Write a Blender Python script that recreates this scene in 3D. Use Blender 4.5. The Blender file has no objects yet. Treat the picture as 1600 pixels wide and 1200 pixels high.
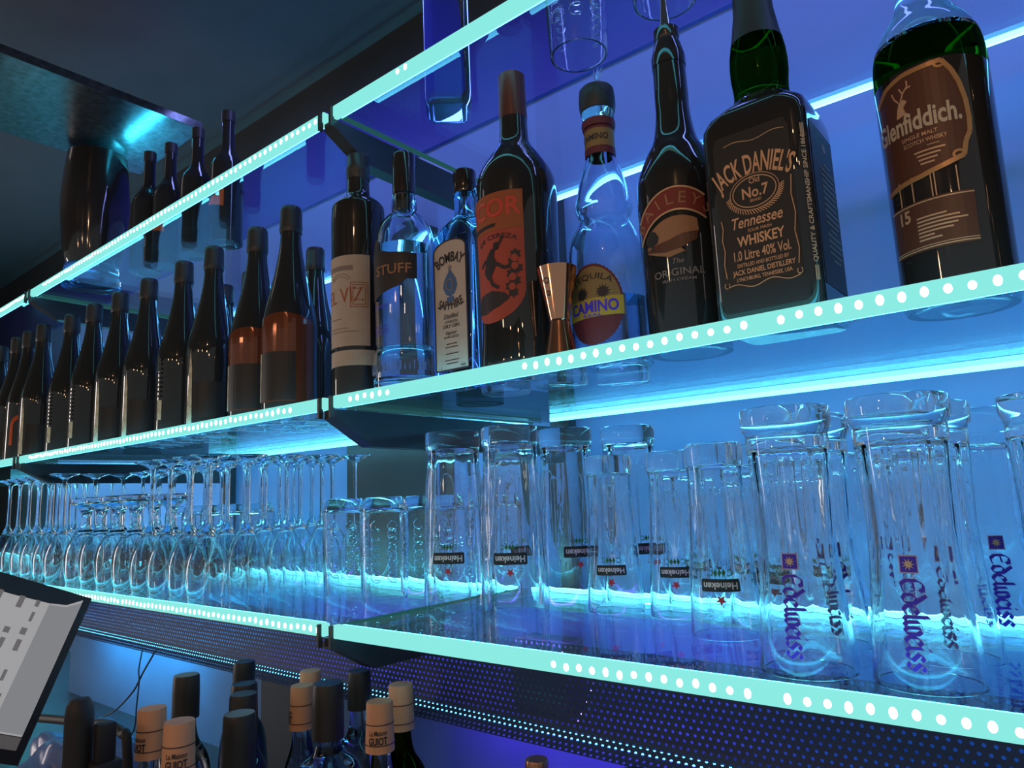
import bpy, bmesh, math, random
from mathutils import Vector, Matrix

random.seed(7)
scene = bpy.context.scene
COL = scene.collection
H0 = 1.55                       # camera height above the floor; z values below are measured from it
Z3, Z2, Z1 = 0.5702, 0.1369, -0.1691    # mid heights of the three shelf edges
PI = math.pi

# ------------------------------------------------------------------ camera
cd = bpy.data.cameras.new('camera')
cam = bpy.data.objects.new('camera', cd)
COL.objects.link(cam)
cd.sensor_width = 36.0
cd.lens = 36.0 * 1098.946 / 1600.0
cd.clip_start = 0.02
yaw, pitch, roll = 0.6782947, 0.15581051, -0.04106013
fw = Vector((-math.sin(yaw) * math.cos(pitch), math.cos(yaw) * math.cos(pitch), math.sin(pitch)))
rt = Vector((math.cos(yaw), math.sin(yaw), 0))
up = rt.cross(fw)
r2 = rt * math.cos(roll) + up * math.sin(roll)
u2 = -rt * math.sin(roll) + up * math.cos(roll)
m4 = Matrix((r2, u2, -fw)).transposed().to_4x4()
m4.translation = Vector((0, 0, H0))
cam.matrix_world = m4
scene.camera = cam

# ------------------------------------------------------------------ world, exposure, sampling behaviour
wd = bpy.data.worlds.new('world')
scene.world = wd
wd.use_nodes = True
wbg = wd.node_tree.nodes['Background']
wbg.inputs[0].default_value = (1.0, 1.0, 1.02, 1)
wbg.inputs[1].default_value = 0.19
scene.view_settings.view_transform = 'Standard'
scene.view_settings.look = 'None'
scene.view_settings.gamma = 1
scene.view_settings.exposure = 0.0
cy = scene.cycles
cy.max_bounces = 20
cy.diffuse_bounces = 3
cy.glossy_bounces = 8
cy.transmission_bounces = 20
cy.transparent_max_bounces = 24
cy.caustics_refractive = False
cy.caustics_reflective = False
cy.sample_clamp_indirect = 5.0
cy.blur_glossy = 0.3


def area(name, loc, target, sx, sy, color, power):
    l = bpy.data.lights.new(name, 'AREA')
    l.shape = 'RECTANGLE'
    l.size, l.size_y = sx, sy
    l.color, l.energy = color, power
    o = bpy.data.objects.new(name, l)
    COL.objects.link(o)
    o.location = (loc[0], loc[1], loc[2] + H0)
    d = Vector(target) - Vector(loc)
    o.rotation_euler = d.to_track_quat('-Z', 'Y').to_euler()
    return o


def bulb(name, loc, color, power, radius=0.03):
    l = bpy.data.lights.new(name, 'POINT')
    l.color, l.energy, l.shadow_soft_size = color, power, radius
    o = bpy.data.objects.new(name, l)
    COL.objects.link(o)
    o.location = (loc[0], loc[1], loc[2] + H0)
    return o


WARM = (1.0, 0.55, 0.28)
bulb('pendant_bulb_light', (0.55, -1.5, 0.95), WARM, 6, .03)
bulb('pendant_bulb_light', (0.95, -1.15, 0.85), WARM, 3.2, .025)
bulb('pendant_bulb_light', (-0.3, -2.1, 1.0), WARM, 3.6, .03)
bulb('pendant_bulb_light', (0.25, -1.1, 1.15), WARM, 3.5, .02)
bulb('pendant_bulb_light', (-1.3, -1.9, 0.9), WARM, 3.4, .03)
bulb('counter_lamp_light', (-0.75, -0.55, 0.15), WARM, 2.2, .02)  # unseen warm fill added to brighten the cream capsules
# a lit doorway of the room, far left in front of the bar
area('doorway_light', (-3.4, -0.5, 0.0), (-1.0, 0.7, 0.0), 0.16, 1.3, (1.0, 0.84, 0.78), 9)
# unseen violet fill added up high to even out the back wall
VIOLET = (0.26, 0.31, 1.0)
area('violet_fill_light', (-0.1, 0.80, 1.02), (-0.1, 1.16, 0.35), 1.5, 0.05, VIOLET, 3.0)
area('violet_fill_light', (-1.45, 0.80, 1.02), (-1.45, 1.16, 0.35), 1.2, 0.05, VIOLET, 2.4)
# purple light inside the counter plinth behind the perforated sheet, cyan light in the open niche
area('purple_plinth_light', (-0.85, 0.80, -0.20), (-0.85, 0.92, -0.25), 1.0, 0.02, (0.24, 0.08, 1.0), 1.6)
area('teal_plinth_light', (0.0, 0.80, -0.20), (0.0, 0.92, -0.25), 0.6, 0.02, (0.04, 0.25, 0.9), 0.35)
area('teal_plinth_light', (-2.0, 0.80, -0.20), (-2.0, 0.92, -0.25), 1.1, 0.02, (0.03, 0.45, 0.9), 3.0)
area('purple_niche_light', (-0.50, 0.83, -0.315), (-0.50, 0.92, -0.45), 0.7, 0.03, (0.26, 0.06, 1.0), 0.9)
area('cyan_niche_light', (-2.05, 0.80, -0.315), (-2.05, 0.92, -0.37), 0.6, 0.03, (0.05, 0.62, 1.0), 1.7)
# unseen cyan fill added under the metal canopy to light its back edge
area('canopy_fill_light', (-1.81, 0.74, 0.905), (-1.81, 0.76, 0.97), 0.26, 0.03, (0.03, 0.5, 0.75), 1.1)

# ------------------------------------------------------------------ materials
def new_mat(name):
    m = bpy.data.materials.new(name)
    m.use_nodes = True
    nt = m.node_tree
    for n in list(nt.nodes):
        nt.nodes.remove(n)
    out = nt.nodes.new('ShaderNodeOutputMaterial')
    return m, nt, out


def principled(name, col, rough=0.5, metal=0.0, spec=0.5, coat=0.0, noise=0.0, nscale=40.0):
    m, nt, out = new_mat(name)
    b = nt.nodes.new('ShaderNodeBsdfPrincipled')
    b.inputs['Base Color'].default_value = (*col, 1)
    b.inputs['Roughness'].default_value = rough
    b.inputs['Metallic'].default_value = metal
    b.inputs['Specular IOR Level'].default_value = spec
    b.inputs['Coat Weight'].default_value = coat
    if noise:
        t = nt.nodes.new('ShaderNodeTexCoord')
        n = nt.nodes.new('ShaderNodeTexNoise')
        n.inputs['Scale'].default_value = nscale
        n.inputs['Detail'].default_value = 4
        r = nt.nodes.new('ShaderNodeValToRGB')
        r.color_ramp.elements[0].position = .3
        r.color_ramp.elements[1].position = .7
        r.color_ramp.elements[0].color = (*[c * (1 - noise) for c in col], 1)
        r.color_ramp.elements[1].color = (*[min(1, c * (1 + noise)) for c in col], 1)
        nt.links.new(t.outputs['Object'], n.inputs['Vector'])
        nt.links.new(n.outputs['Fac'], r.inputs['Fac'])
        nt.links.new(r.outputs['Color'], b.inputs['Base Color'])
    nt.links.new(b.outputs[0], out.inputs[0])
    return m


def glass(name, col, ior=1.48, rough=0.0):
    m, nt, out = new_mat(name)
    b = nt.nodes.new('ShaderNodeBsdfGlass')
    b.inputs['Color'].default_value = (*col, 1)
    b.inputs['IOR'].default_value = ior
    b.inputs['Roughness'].default_value = rough
    nt.links.new(b.outputs[0], out.inputs[0])
    return m


def pane(name, tint):
    """thin sheet glass: see-through tint plus a Schlick reflection"""
    m, nt, out = new_mat(name)
    tr = nt.nodes.new('ShaderNodeBsdfTransparent')
    tr.inputs[0].default_value = (*tint, 1)
    gl = nt.nodes.new('ShaderNodeBsdfGlossy')
    gl.inputs['Color'].default_value = (.95, 1, 1, 1)
    gl.inputs['Roughness'].default_value = 0.0
    lw = nt.nodes.new('ShaderNodeLayerWeight')
    lw.inputs['Blend'].default_value = .5
    p = nt.nodes.new('ShaderNodeMath'); p.operation = 'POWER'
    p.inputs[1].default_value = 5.0
    ma = nt.nodes.new('ShaderNodeMath'); ma.operation = 'MULTIPLY_ADD'
    ma.inputs[1].default_value = .95
    ma.inputs[2].default_value = .045
    mx = nt.nodes.new('ShaderNodeMixShader')
    nt.links.new(lw.outputs['Facing'], p.inputs[0])
    nt.links.new(p.outputs[0], ma.inputs[0])
    nt.links.new(ma.outputs[0], mx.inputs[0])
    nt.links.new(tr.outputs[0], mx.inputs[1])
    nt.links.new(gl.outputs[0], mx.inputs[2])
    nt.links.new(mx.outputs[0], out.inputs[0])
    return m


def emit(name, col, strength, sampling=True):
    m, nt, out = new_mat(name)
    e = nt.nodes.new('ShaderNodeEmission')
    e.inputs[0].default_value = (*col, 1)
    e.inputs[1].default_value = strength
    nt.links.new(e.outputs[0], out.inputs[0])
    if not sampling:
        m.cycles.emission_sampling = 'NONE'
    return m


def perforated(name, pitch, radius, col):
    """dark sheet metal with a staggered grid of round holes, worked out in x and z of the object"""
    m, nt, out = new_mat(name)
    N = nt.nodes.new
    L = nt.links.new

    def mth(op, a, b=None):
        n = N('ShaderNodeMath'); n.operation = op
        for i, v in enumerate((a, b)):
            if v is None:
                continue
            if isinstance(v, (int, float)):
                n.inputs[i].default_value = v
            else:
                L(v, n.inputs[i])
        return n.outputs[0]
    tc = N('ShaderNodeTexCoord')
    sx = N('ShaderNodeSeparateXYZ')
    L(tc.outputs['UV'], sx.inputs[0])
    v = mth('DIVIDE', sx.outputs[1], pitch * .866)
    row = mth('FLOOR', v)
    off = mth('MULTIPLY', mth('FLOORED_MODULO', row, 2.0), .5)
    u = mth('ADD', mth('DIVIDE', sx.outputs[0], pitch), off)
    du = mth('SUBTRACT', mth('FRACT', u), .5)
    dv = mth('MULTIPLY', mth('SUBTRACT', mth('FRACT', v), .5), .866)
    d2 = mth('ADD', mth('MULTIPLY', du, du), mth('MULTIPLY', dv, dv))
    hole = mth('LESS_THAN', d2, (radius / pitch) ** 2)
    b = N('ShaderNodeBsdfPrincipled')
    b.inputs['Base Color'].default_value = (*col, 1)
    b.inputs['Metallic'].default_value = 0
    b.inputs['Roughness'].default_value = .5
    b.inputs['Specular IOR Level'].default_value = .25
    tr = N('ShaderNodeBsdfTransparent')
    mx = N('ShaderNodeMixShader')
    L(hole, mx.inputs[0]); L(b.outputs[0], mx.inputs[1]); L(tr.outputs[0], mx.inputs[2])
    L(mx.outputs[0], out.inputs[0])
    return m


M = {}
M['wall'] = principled('blue_lit_wall', (.25, .35, .68), .45, noise=.04, nscale=3)  # pale wall with the blue LED light put into its colour
M['deep_blue'] = principled('deep_blue_lit_wall', (.07, .06, .42), .4, noise=.05, nscale=3)
M['niche_board'] = principled('blue_lit_niche_board', (.10, .22, .40), .5, noise=.12, nscale=5)  # pale board, blue of the niche light put into its colour
M['dark_wall'] = principled('dark_painted_board', (.05, .05, .052), .55, noise=.1, nscale=8)
M['ceiling'] = principled('black_ceiling', (.14, .14, .137), .7, noise=.08, nscale=5)
M['floor'] = principled('dark_floor', (.06, .06, .06), .5, noise=.2, nscale=4)
M['black_steel'] = principled('black_steel', (.055, .055, .06), .35, .0, .5, noise=.1, nscale=30)
M['canopy'] = principled('brushed_canopy_metal', (.16, .17, .18), .28, .8, .5, noise=.35, nscale=60)
M['shelf'] = pane('shelf_glass', (.90, .965, .985))
M['inner_fill'] = emit('inner_fill_strip', (.09, .68, 1.0), 7.0)  # unseen glow added behind the front strips to brighten the glasses
M['edge_glow'] = emit('lit_glass_edge', (.10, .50, .50), .18, False)  # LED light caught in the glass edge, put in as a glow
M['strip'] = emit('led_profile', (.25, .80, .74), 1.05)
M['diode'] = emit('led_diode', (.95, 1, 1), 10.0, False)
M['back_led'] = emit('back_led', (.10, .50, 1.0), 9.0)
M['back_led_low'] = emit('back_led_low', (.14, .70, 1.0), 11.0)
M['back_led_bottom'] = emit('back_led_bottom', (.15, .80, 1.0), 42.0)
M['niche_led'] = emit('niche_led', (.1, .6, 1.0), 6.0)
M['purple_diode'] = emit('purple_diode', (.45, .25, 1.0), 9.0, False)
M['perf'] = perforated('perforated_sheet', .0088, .0017, (.05, .052, .10))
M['clear'] = glass('clear_glass', (.99, 1.0, 1.0), 1.47)
_nt = M['clear'].node_tree
_n = _nt.nodes.new('ShaderNodeTexNoise'); _n.inputs['Scale'].default_value = 70; _n.inputs['Detail'].default_value = 2
_tc = _nt.nodes.new('ShaderNodeTexCoord'); _mp = _nt.nodes.new('ShaderNodeMapping'); _mp.inputs['Scale'].default_value = (1, 1, .35)
_b = _nt.nodes.new('ShaderNodeBump'); _b.inputs['Strength'].default_value = .16; _b.inputs['Distance'].default_value = .0015
_nt.links.new(_tc.outputs['Object'], _mp.inputs['Vector']); _nt.links.new(_mp.outputs['Vector'], _n.inputs['Vector'])
_nt.links.new(_n.outputs['Fac'], _b.inputs['Height'])
_nt.links.new(_b.outputs['Normal'], next(n for n in _nt.nodes if n.type == 'BSDF_GLASS').inputs['Normal'])
M['clear_thick'] = glass('clear_bottle_glass', (.93, .97, 1.0), 1.45)
M['gin_blue'] = glass('pale_blue_glass', (.72, .87, 1.0), 1.42)
M['amber'] = glass('amber_spirit', (.20, .22, .035), 1.42)
M['neck_amber'] = glass('amber_neck_glass', (.085, .20, .035), 1.42)
M['whiskey'] = glass('dark_amber_spirit', (.055, .10, .014), 1.42)
M['dark_glass'] = principled('black_bottle_glass', (.030, .030, .030), .03, 0, .6, coat=.3)
M['green_glass'] = principled('dark_green_bottle_glass', (.032, .036, .035), .035, 0, .6, coat=.3)
M['brown_glass'] = principled('dark_brown_bottle_glass', (.036, .028, .026), .04, 0, .6, coat=.3)
M['black_cap'] = principled('matt_black_cap', (.035, .035, .036), .45)
M['foil'] = principled('dark_foil', (.06, .058, .056), .38, .2)
M['red_foil'] = principled('dark_red_foil', (.16, .05, .035), .35, .2)
M['cream_paper'] = principled('cream_label_paper', (.70, .60, .50), .75, noise=.05, nscale=60)
M['aged_paper'] = principled('cream_band_paper', (.88, .72, .52), .7, noise=.35, nscale=90)
M['black_paper'] = principled('black_label_paper', (.036, .035, .035), .5)
M['red_paper'] = principled('red_label_paper', (.62, .11, .07), .6, noise=.08, nscale=50)
M['vivid_red_print'] = principled('vivid_red_print', (.90, .10, .06), .5)
M['orange_paper'] = principled('orange_label_paper', (.50, .14, .05), .6)
M['bright_orange'] = principled('bright_orange_print', (1.0, .16, .02), .5)
M['dark_red_print'] = principled('dark_red_print', (.32, .05, .035), .5)
M['copper_label'] = principled('glossy_copper_label', (.27, .08, .035), .10, .25, .7)
M['gold_print'] = principled('gold_print', (1.0, .58, .33), .4, .15)
M['gold_edge'] = principled('gold_scroll_edge', (.75, .36, .14), .3, .2)
M['cream_print'] = principled('cream_print', (.90, .66, .45), .5)
M['white_print'] = principled('white_print', (1.0, .98, .96), .5)
M['grey_print'] = principled('grey_print', (.35, .28, .25), .5)
M['dark_print'] = principled('dark_print', (.04, .035, .04), .5)
M['navy_print'] = principled('violet_print', (.08, .05, .80), .45)
M['pink_print'] = principled('rose_outline_print', (.82, .60, .62), .5)
M['green_print'] = principled('green_print', (.03, .20, .05), .5)
M['banner'] = principled('dark_banner_print', (.018, .03, .035), .4)
M['red_star'] = principled('red_star_print', (.80, .05, .07), .4)
M['yellow_paper'] = principled('yellow_label_paper', (.75, .50, .08), .6)
M['ochre_paper'] = principled('ochre_label_paper', (.42, .26, .10), .6)
M['maroon_paper'] = principled('maroon_label_paper', (.20, .035, .05), .55)
M['brown_print'] = principled('brown_label_print', (.17, .058, .032), .4)
M['tan_print'] = principled('tan_label_print', (.55, .26, .13), .5)
M['sapphire_print'] = principled('sapphire_print', (.10, .20, .42), .4)
M['copper'] = principled('polished_copper', (.90, .48, .30), .12, 1.0)
M['steel'] = principled('polished_steel', (.75, .70, .66), .15, 1.0)
M['copper_cap'] = principled('copper_screw_cap', (.62, .30, .17), .3, .9)
M['cap_cream'] = principled('cream_capsule', (.92, .47, .26), .6)
M['cork'] = principled('cork', (.42, .28, .18), .8, noise=.3, nscale=120)
M['rubber'] = principled('black_rubber', (.025, .025, .027), .55)
M['cable'] = principled('grey_cable', (.05, .09, .11), .5)
M['tan_glass'] = principled('smoked_vase_glass', (.035, .03, .028), .08, 0, .6, coat=.3)
M['bag'] = principled('blue_lit_plastic_bag', (.25, .35, .70), .25, 0, .6, noise=.2, nscale=25)  # blue light on the bag is put into its colour
M['tablet_black'] = principled('black_tablet_plastic', (.03, .03, .032), .35)
M['screen'] = emit('tablet_screen', (.34, .335, .345), 1.0, False)
M['screen_panel'] = emit('tablet_side_panel', (.215, .22, .235), 1.0, False)
M['screen_ink'] = emit('tablet_text', (.13, .125, .13), 1.0, False)
M['screen_green'] = emit('tablet_green_key', (.28, .42, .20), 1.0, False)
M['bezel'] = principled('beige_bezel', (.62, .56, .48), .4)

# ------------------------------------------------------------------ mesh helpers
def finish(name, bm, mat, parent=None, smooth=True, angle=40):
    bmesh.ops.recalc_face_normals(bm, faces=bm.faces)
    me = bpy.data.meshes.new(name)
    bm.to_mesh(me)
    bm.free()
    if smooth:
        me.polygons.foreach_set('use_smooth', [True] * len(me.polygons))
        me.set_sharp_from_angle(angle=math.radians(angle))
    me.materials.append(mat)
    o = bpy.data.objects.new(name, me)
    COL.objects.link(o)
    if parent:
        o.parent = parent
    return o


def tag(o, label=None, cat=None, group=None, kind=None):
    if label: o['label'] = label
    if cat: o['category'] = cat
    if group: o['group'] = group
    if kind: o['kind'] = kind
    return o


def thing(name, label, cat, x, y, z, rz=0.0, group=None):
    o = bpy.data.objects.new(name, None)
    o.empty_display_size = .05
    COL.objects.link(o)
    o.location = (x, y, z + H0)
    o.rotation_euler = (0, 0, rz)
    return tag(o, label, cat, group)


def copy_tree(o, parent=None):
    c = o.copy()
    COL.objects.link(c)
    if parent:
        c.parent = parent
    for ch in list(o.children):
        copy_tree(ch, c)
    return c


def place(src, first, x, y, z, rz, label, group):
    """the first call moves the source thing itself, later calls copy it with its parts"""
    o = src if first else copy_tree(src)
    o.location = (x, y, z + H0)
    o.rotation_euler = (0, 0, rz)
    o['label'] = label
    if group:
        o['group'] = group
    return o


def lathe(pts, seg=48, closed=False):
    """pts: (r, z) up the profile; r == 0 makes a pole"""
    bm = bmesh.new()
    rings = []
    for r, z in pts:
        if r <= 1e-6:
            rings.append([bm.verts.new((0, 0, z))])
        else:
            rings.append([bm.verts.new((r * math.cos(2 * PI * k / seg), r * math.sin(2 * PI * k / seg), z)) for k in range(seg)])
    pairs = list(zip(rings, rings[1:]))
    if closed:
        pairs.append((rings[-1], rings[0]))
    for a, b in pairs:
        for k in range(seg):
            k2 = (k + 1) % seg
            if len(a) == 1 and len(b) == 1:
                continue
            if len(a) == 1:
                bm.faces.new((a[0], b[k], b[k2]))
            elif len(b) == 1:
                bm.faces.new((a[k], a[k2], b[0]))
            else:
                bm.faces.new((a[k], a[k2], b[k2], b[k]))
    return bm


def smooth_profile(pts, n=6):
    """Catmull-Rom through the points, for bottle shoulders"""
    out = []
    P = [pts[0]] + list(pts) + [pts[-1]]
    for i in range(1, len(P) - 2):
        p0, p1, p2, p3 = P[i - 1], P[i], P[i + 1], P[i + 2]
        for k in range(n):
            t = k / n
            out.append(tuple(.5 * (2 * p1[j] + (p2[j] - p0[j]) * t + (2 * p0[j] - 5 * p1[j] + 4 * p2[j] - p3[j]) * t * t
                                   + (3 * p1[j] - p0[j] - 3 * p2[j] + p3[j]) * t ** 3) for j in (0, 1)))
    out.append(pts[-1])
    zl, zh = min(p[1] for p in pts), max(p[1] for p in pts)
    return [(max(0.0, r), min(zh, max(zl, z))) for r, z in out]


def rad_at(prof, z):
    best = None
    for (r0, z0), (r1, z1) in zip(prof, prof[1:]):
        if min(z0, z1) - 1e-9 <= z <= max(z0, z1) + 1e-9 and abs(z1 - z0) > 1e-9:
            t = (z - z0) / (z1 - z0)
            r = r0 + (r1 - r0) * t
            best = r if best is None else max(best, r)
    return best if best is not None else prof[len(prof) // 2][0]


def cyl_map(R, a0=-90.0, prof=None, lift=.0004):
    """u along the circumference, v = height, w = outward"""
    def f(u, v, w):
        rr = (rad_at(prof, v) if prof else R)
        a = math.radians(a0) + u / R
        q = rr + lift + w
        return (q * math.cos(a), q * math.sin(a), v)
    return f


def flat_map(origin, ux, vx, nx, lift=.0004):
    o, ux, vx, nx = map(Vector, (origin, ux, vx, nx))
    return lambda u, v, w: tuple(o + ux * u + vx * v + nx * (w + lift))


def add_poly(bm, pts, mp, t=.0004, step=None, lift=0.0):
    """a thin solid decal with outline pts (u, v), bent by mp"""
    b = bmesh.new()
    vs = [b.verts.new((u, v, 0)) for u, v in pts]
    b.faces.new(vs)
    if step:
        us = [p[0] for p in pts]
        k = math.floor(min(us) / step) + 1
        while k * step < max(us):
            geom = list(b.verts) + list(b.edges) + list(b.faces)
            bmesh.ops.bisect_plane(b, geom=geom, plane_co=(k * step, 0, 0), plane_no=(1, 0, 0), dist=1e-6)
            k += 1
        vv = [p[1] for p in pts]
        sv = step * 1.5
        k = math.floor(min(vv) / sv) + 1
        while k * sv < max(vv):
            geom = list(b.verts) + list(b.edges) + list(b.faces)
            bmesh.ops.bisect_plane(b, geom=geom, plane_co=(0, k * sv, 0), plane_no=(0, 1, 0), dist=1e-6)
            k += 1
    ret = bmesh.ops.extrude_face_region(b, geom=list(b.faces))
    for g in ret['geom']:
        if isinstance(g, bmesh.types.BMVert):
            g.co.z = t
    base = {}
    for v in b.verts:
        base[v] = bm.verts.new(mp(v.co.x, v.co.y, v.co.z + lift))
    for f in b.faces:
        try:
            bm.faces.new([base[v] for v in f.verts])
        except ValueError:
            pass
    b.free()


def rect(u0, v0, u1, v1):
    return [(u0, v0), (u1, v0), (u1, v1), (u0, v1)]


def ellipse(cu, cv, a, b, n=40, a0=0.0, a1=2 * PI):
    full = abs(a1 - a0 - 2 * PI) < 1e-6
    return [(cu + a * math.cos(a0 + (a1 - a0) * k / (n if full else n - 1)), cv + b * math.sin(a0 + (a1 - a0) * k / (n if full else n - 1))) for k in range(n)]


def arc_band(cu, cv, a, b, w, a0, a1, n=24):
    o = ellipse(cu, cv, a, b, n, a0, a1)
    i = ellipse(cu, cv, a - w, b - w, n, a0, a1)
    return o, i


def add_ring(bm, cu, cv, a, b, w, mp, t=.0005, a0=0.0, a1=2 * PI, n=36, lift=.0005):
    """an elliptic outline drawn with segments"""
    for k in range(n):
        t0, t1 = a0 + (a1 - a0) * k / n, a0 + (a1 - a0) * (k + 1) / n
        pts = [(cu + a * math.cos(t0), cv + b * math.sin(t0)), (cu + a * math.cos(t1), cv + b * math.sin(t1)),
               (cu + (a - w) * math.cos(t1), cv + (b - w) * math.sin(t1)), (cu + (a - w) * math.cos(t0), cv + (b - w) * math.sin(t0))]
        add_poly(bm, pts, mp, t, lift=lift)


def add_line(bm, pts, w, mp, t=.0005, lift=.0005):
    for (u0, v0), (u1, v1) in zip(pts, pts[1:]):
        d = math.hypot(u1 - u0, v1 - v0)
        if d < 1e-7:
            continue
        nx, ny = -(v1 - v0) / d * w / 2, (u1 - u0) / d * w / 2
        m = max(1, int(math.ceil(abs(u1 - u0) / .004)))
        for k in range(m):
            a0, b0 = u0 + (u1 - u0) * k / m, v0 + (v1 - v0) * k / m
            a1, b1 = u0 + (u1 - u0) * (k + 1) / m, v0 + (v1 - v0) * (k + 1) / m
            add_poly(bm, [(a0 - nx, b0 - ny), (a1 - nx, b1 - ny), (a1 + nx, b1 + ny), (a0 + nx, b0 + ny)], mp, t, lift=lift)


def star_pts(cu, cv, R, n=5, inner=.42, rot=PI / 2):
    return [(cu + (R if k % 2 == 0 else R * inner) * math.cos(rot + k * PI / n), cv + (R if k % 2 == 0 else R * inner) * math.sin(rot + k * PI / n)) for k in range(2 * n)]


_tx = {}


def text_mesh(s, bold=0.0, shear=0.0):
    """triangles of a line of text, cap height 1, baseline 0, centred on u"""
    key = (s, bold, shear)
    if key in _tx:
        return _tx[key]
    c = bpy.data.curves.new('lettering', 'FONT')
    c.body = s
    c.size = 1.0
    c.offset = bold
    c.shear = shear
    c.resolution_u = 3
    o = bpy.data.objects.new('lettering', c)
    COL.objects.link(o)
    bpy.context.view_layer.update()
    me = bpy.data.meshes.new_from_object(o.evaluated_get(bpy.context.evaluated_depsgraph_get()))
    vs = [(v.co.x, v.co.y) for v in me.vertices]
    fs = [tuple(p.vertices) for p in me.polygons]
    bpy.data.objects.remove(o)
    bpy.data.curves.remove(c)
    bpy.data.meshes.remove(me)
    x0, x1 = min(v[0] for v in vs), max(v[0] for v in vs)
    cap = .69
    vs = [((x - (x0 + x1) / 2) / cap, y / cap) for x, y in vs]
    _tx[key] = (vs, fs, (x1 - x0) / cap)
    return _tx[key]


def add_text(bm, s, cu, cv, h, mp, width=None, rot=0.0, arc=None, bold=0.01, shear=0.0, lift=.0008):
    """h cap height, width squeezes the line, arc = radius of a circle bending the baseline (centre below, or above if negative)"""
    vs, fs, w0 = text_mesh(s, bold, shear)
    sx = (width / w0) if width else h
    cr, sr = math.cos(rot), math.sin(rot)
    nv = []
    for x, y in vs:
        u, v = x * sx, y * h
        if arc:
            a = u / arc
            rr = arc + v
            u, v = rr * math.sin(a), rr * math.cos(a) - arc
        nv.append(bm.verts.new(mp(cu + u * cr - v * sr, cv + u * sr + v * cr, lift)))
    for f in fs:
        try:
            bm.faces.new([nv[i] for i in f])
        except ValueError:
            pass


def box_bm(bm, x0, y0, z0, x1, y1, z1, bev=0.0):
    ret = bmesh.ops.create_cube(bm, size=1.0, matrix=Matrix.Translation(((x0 + x1) / 2, (y0 + y1) / 2, (z0 + z1) / 2)) @ Matrix.Diagonal((x1 - x0, y1 - y0, z1 - z0, 1)))
    if bev:
        es = set()
        for v in ret['verts']:
            es.update(v.link_edges)
        bmesh.ops.bevel(bm, geom=list(es), offset=bev, segments=2, affect='EDGES', profile=.5)
    return bm


def box(name, x0, y0, z0, x1, y1, z1, mat, parent=None, bev=0.0):
    """corners relative to the parent, or to the camera height when there is no parent"""
    h = 0 if parent else H0
    return finish(name, box_bm(bmesh.new(), x0, y0, z0 + h, x1, y1, z1 + h, bev), mat, parent)


def tube_bm(bm, pts, r, seg=10, caps=True):
    pts = [Vector(p) for p in pts]
    rad = r if isinstance(r, (list, tuple)) else [r] * len(pts)
    rings = []
    n = Vector((0, 0, 1))
    for i, p in enumerate(pts):
        d = (pts[min(i + 1, len(pts) - 1)] - pts[max(i - 1, 0)]).normalized()
        if abs(d.dot(n)) > .98:
            n = Vector((1, 0, 0))
        a = d.cross(n).normalized()
        n = a.cross(d).normalized()
        rings.append([bm.verts.new(p + (a * math.cos(2 * PI * k / seg) + n * math.sin(2 * PI * k / seg)) * rad[i]) for k in range(seg)])
    for a, b in zip(rings, rings[1:]):
        for k in range(seg):
            bm.faces.new((a[k], a[(k + 1) % seg], b[(k + 1) % seg], b[k]))
    if caps:
        bm.faces.new(rings[0][::-1])
        bm.faces.new(rings[-1])
    return bm


def spline(pts, n=8):
    P = [Vector(p) for p in pts]
    P = [P[0]] + P + [P[-1]]
    out = []
    for i in range(1, len(P) - 2):
        for k in range(n):
            t = k / n
            out.append(.5 * (2 * P[i] + (P[i + 1] - P[i - 1]) * t + (2 * P[i - 1] - 5 * P[i] + 4 * P[i + 1] - P[i + 2]) * t * t
                             + (3 * P[i] - P[i - 1] - 3 * P[i + 1] + P[i + 2]) * t ** 3))
    out.append(P[-2])
    return out


def face_cam(x, y):
    """turn about z that points a thing's -y side at the camera"""
    return math.atan2(-y, -x) + PI / 2


ORD = ['first', 'second', 'third', 'fourth', 'fifth', 'sixth', 'seventh', 'eighth', 'ninth', 'tenth', 'eleventh', 'twelfth']

# ------------------------------------------------------------------ the setting
WY = 1.18
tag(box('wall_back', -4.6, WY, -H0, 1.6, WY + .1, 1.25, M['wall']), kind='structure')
tag(box('wall_left', -4.7, -0.3, -H0, -4.6, WY, 1.25, M['dark_wall']), kind='structure')
tag(box('floor', -4.7, -3.0, -H0 - .05, 1.6, WY + .1, -H0, M['floor']), kind='structure')
tag(box('ceiling', -4.7, -3.0, 1.25, 1.6, WY + .1, 1.35, M['ceiling']), kind='structure')
# upper wall with deep blue light in its colour, dark band under the ceiling
tag(box('trim_1', -4.6, WY - .012, .865, 1.6, WY, 1.13, M['deep_blue']), kind='structure')
tag(box('trim_5', -4.6, WY - .012, 1.13, 1.6, WY, 1.25, M['dark_wall']), kind='structure')
# dark pilasters between the bays
tag(box('trim_2', -1.46, WY - .05, -H0, -1.165, WY, .655, M['dark_wall']), kind='structure')
tag(box('trim_3', -4.6, WY - .05, -H0, -3.6, WY, .655, M['dark_wall']), kind='structure')
# suspended metal canopy near the ceiling
tag(box('trim_4', -2.0, .12, .95, -1.64, .82, .97, M['canopy']), kind='structure')

# vertical shelf standards on the wall
for x, lab in ((-.811, 'black vertical shelf rail on the back wall right of the red-label bottle'),
               (-2.10, 'black vertical shelf rail on the back wall behind the row of dark bottles')):
    t = thing('shelf_standard', lab, 'shelf rail', x, WY, -.5)
    box('channel', -.022, -.03, 0, .022, 0, 1.12, M['black_steel'], t, .002)
    bm = bmesh.new()
    for k in range(36):
        for s in (-.008, .008):
            box_bm(bm, s - .002, -.0305, .02 + k * .03, s + .002, -.0295, .036 + k * .03)
    finish('slots', bm, M['dark_print'], t, False)

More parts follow.
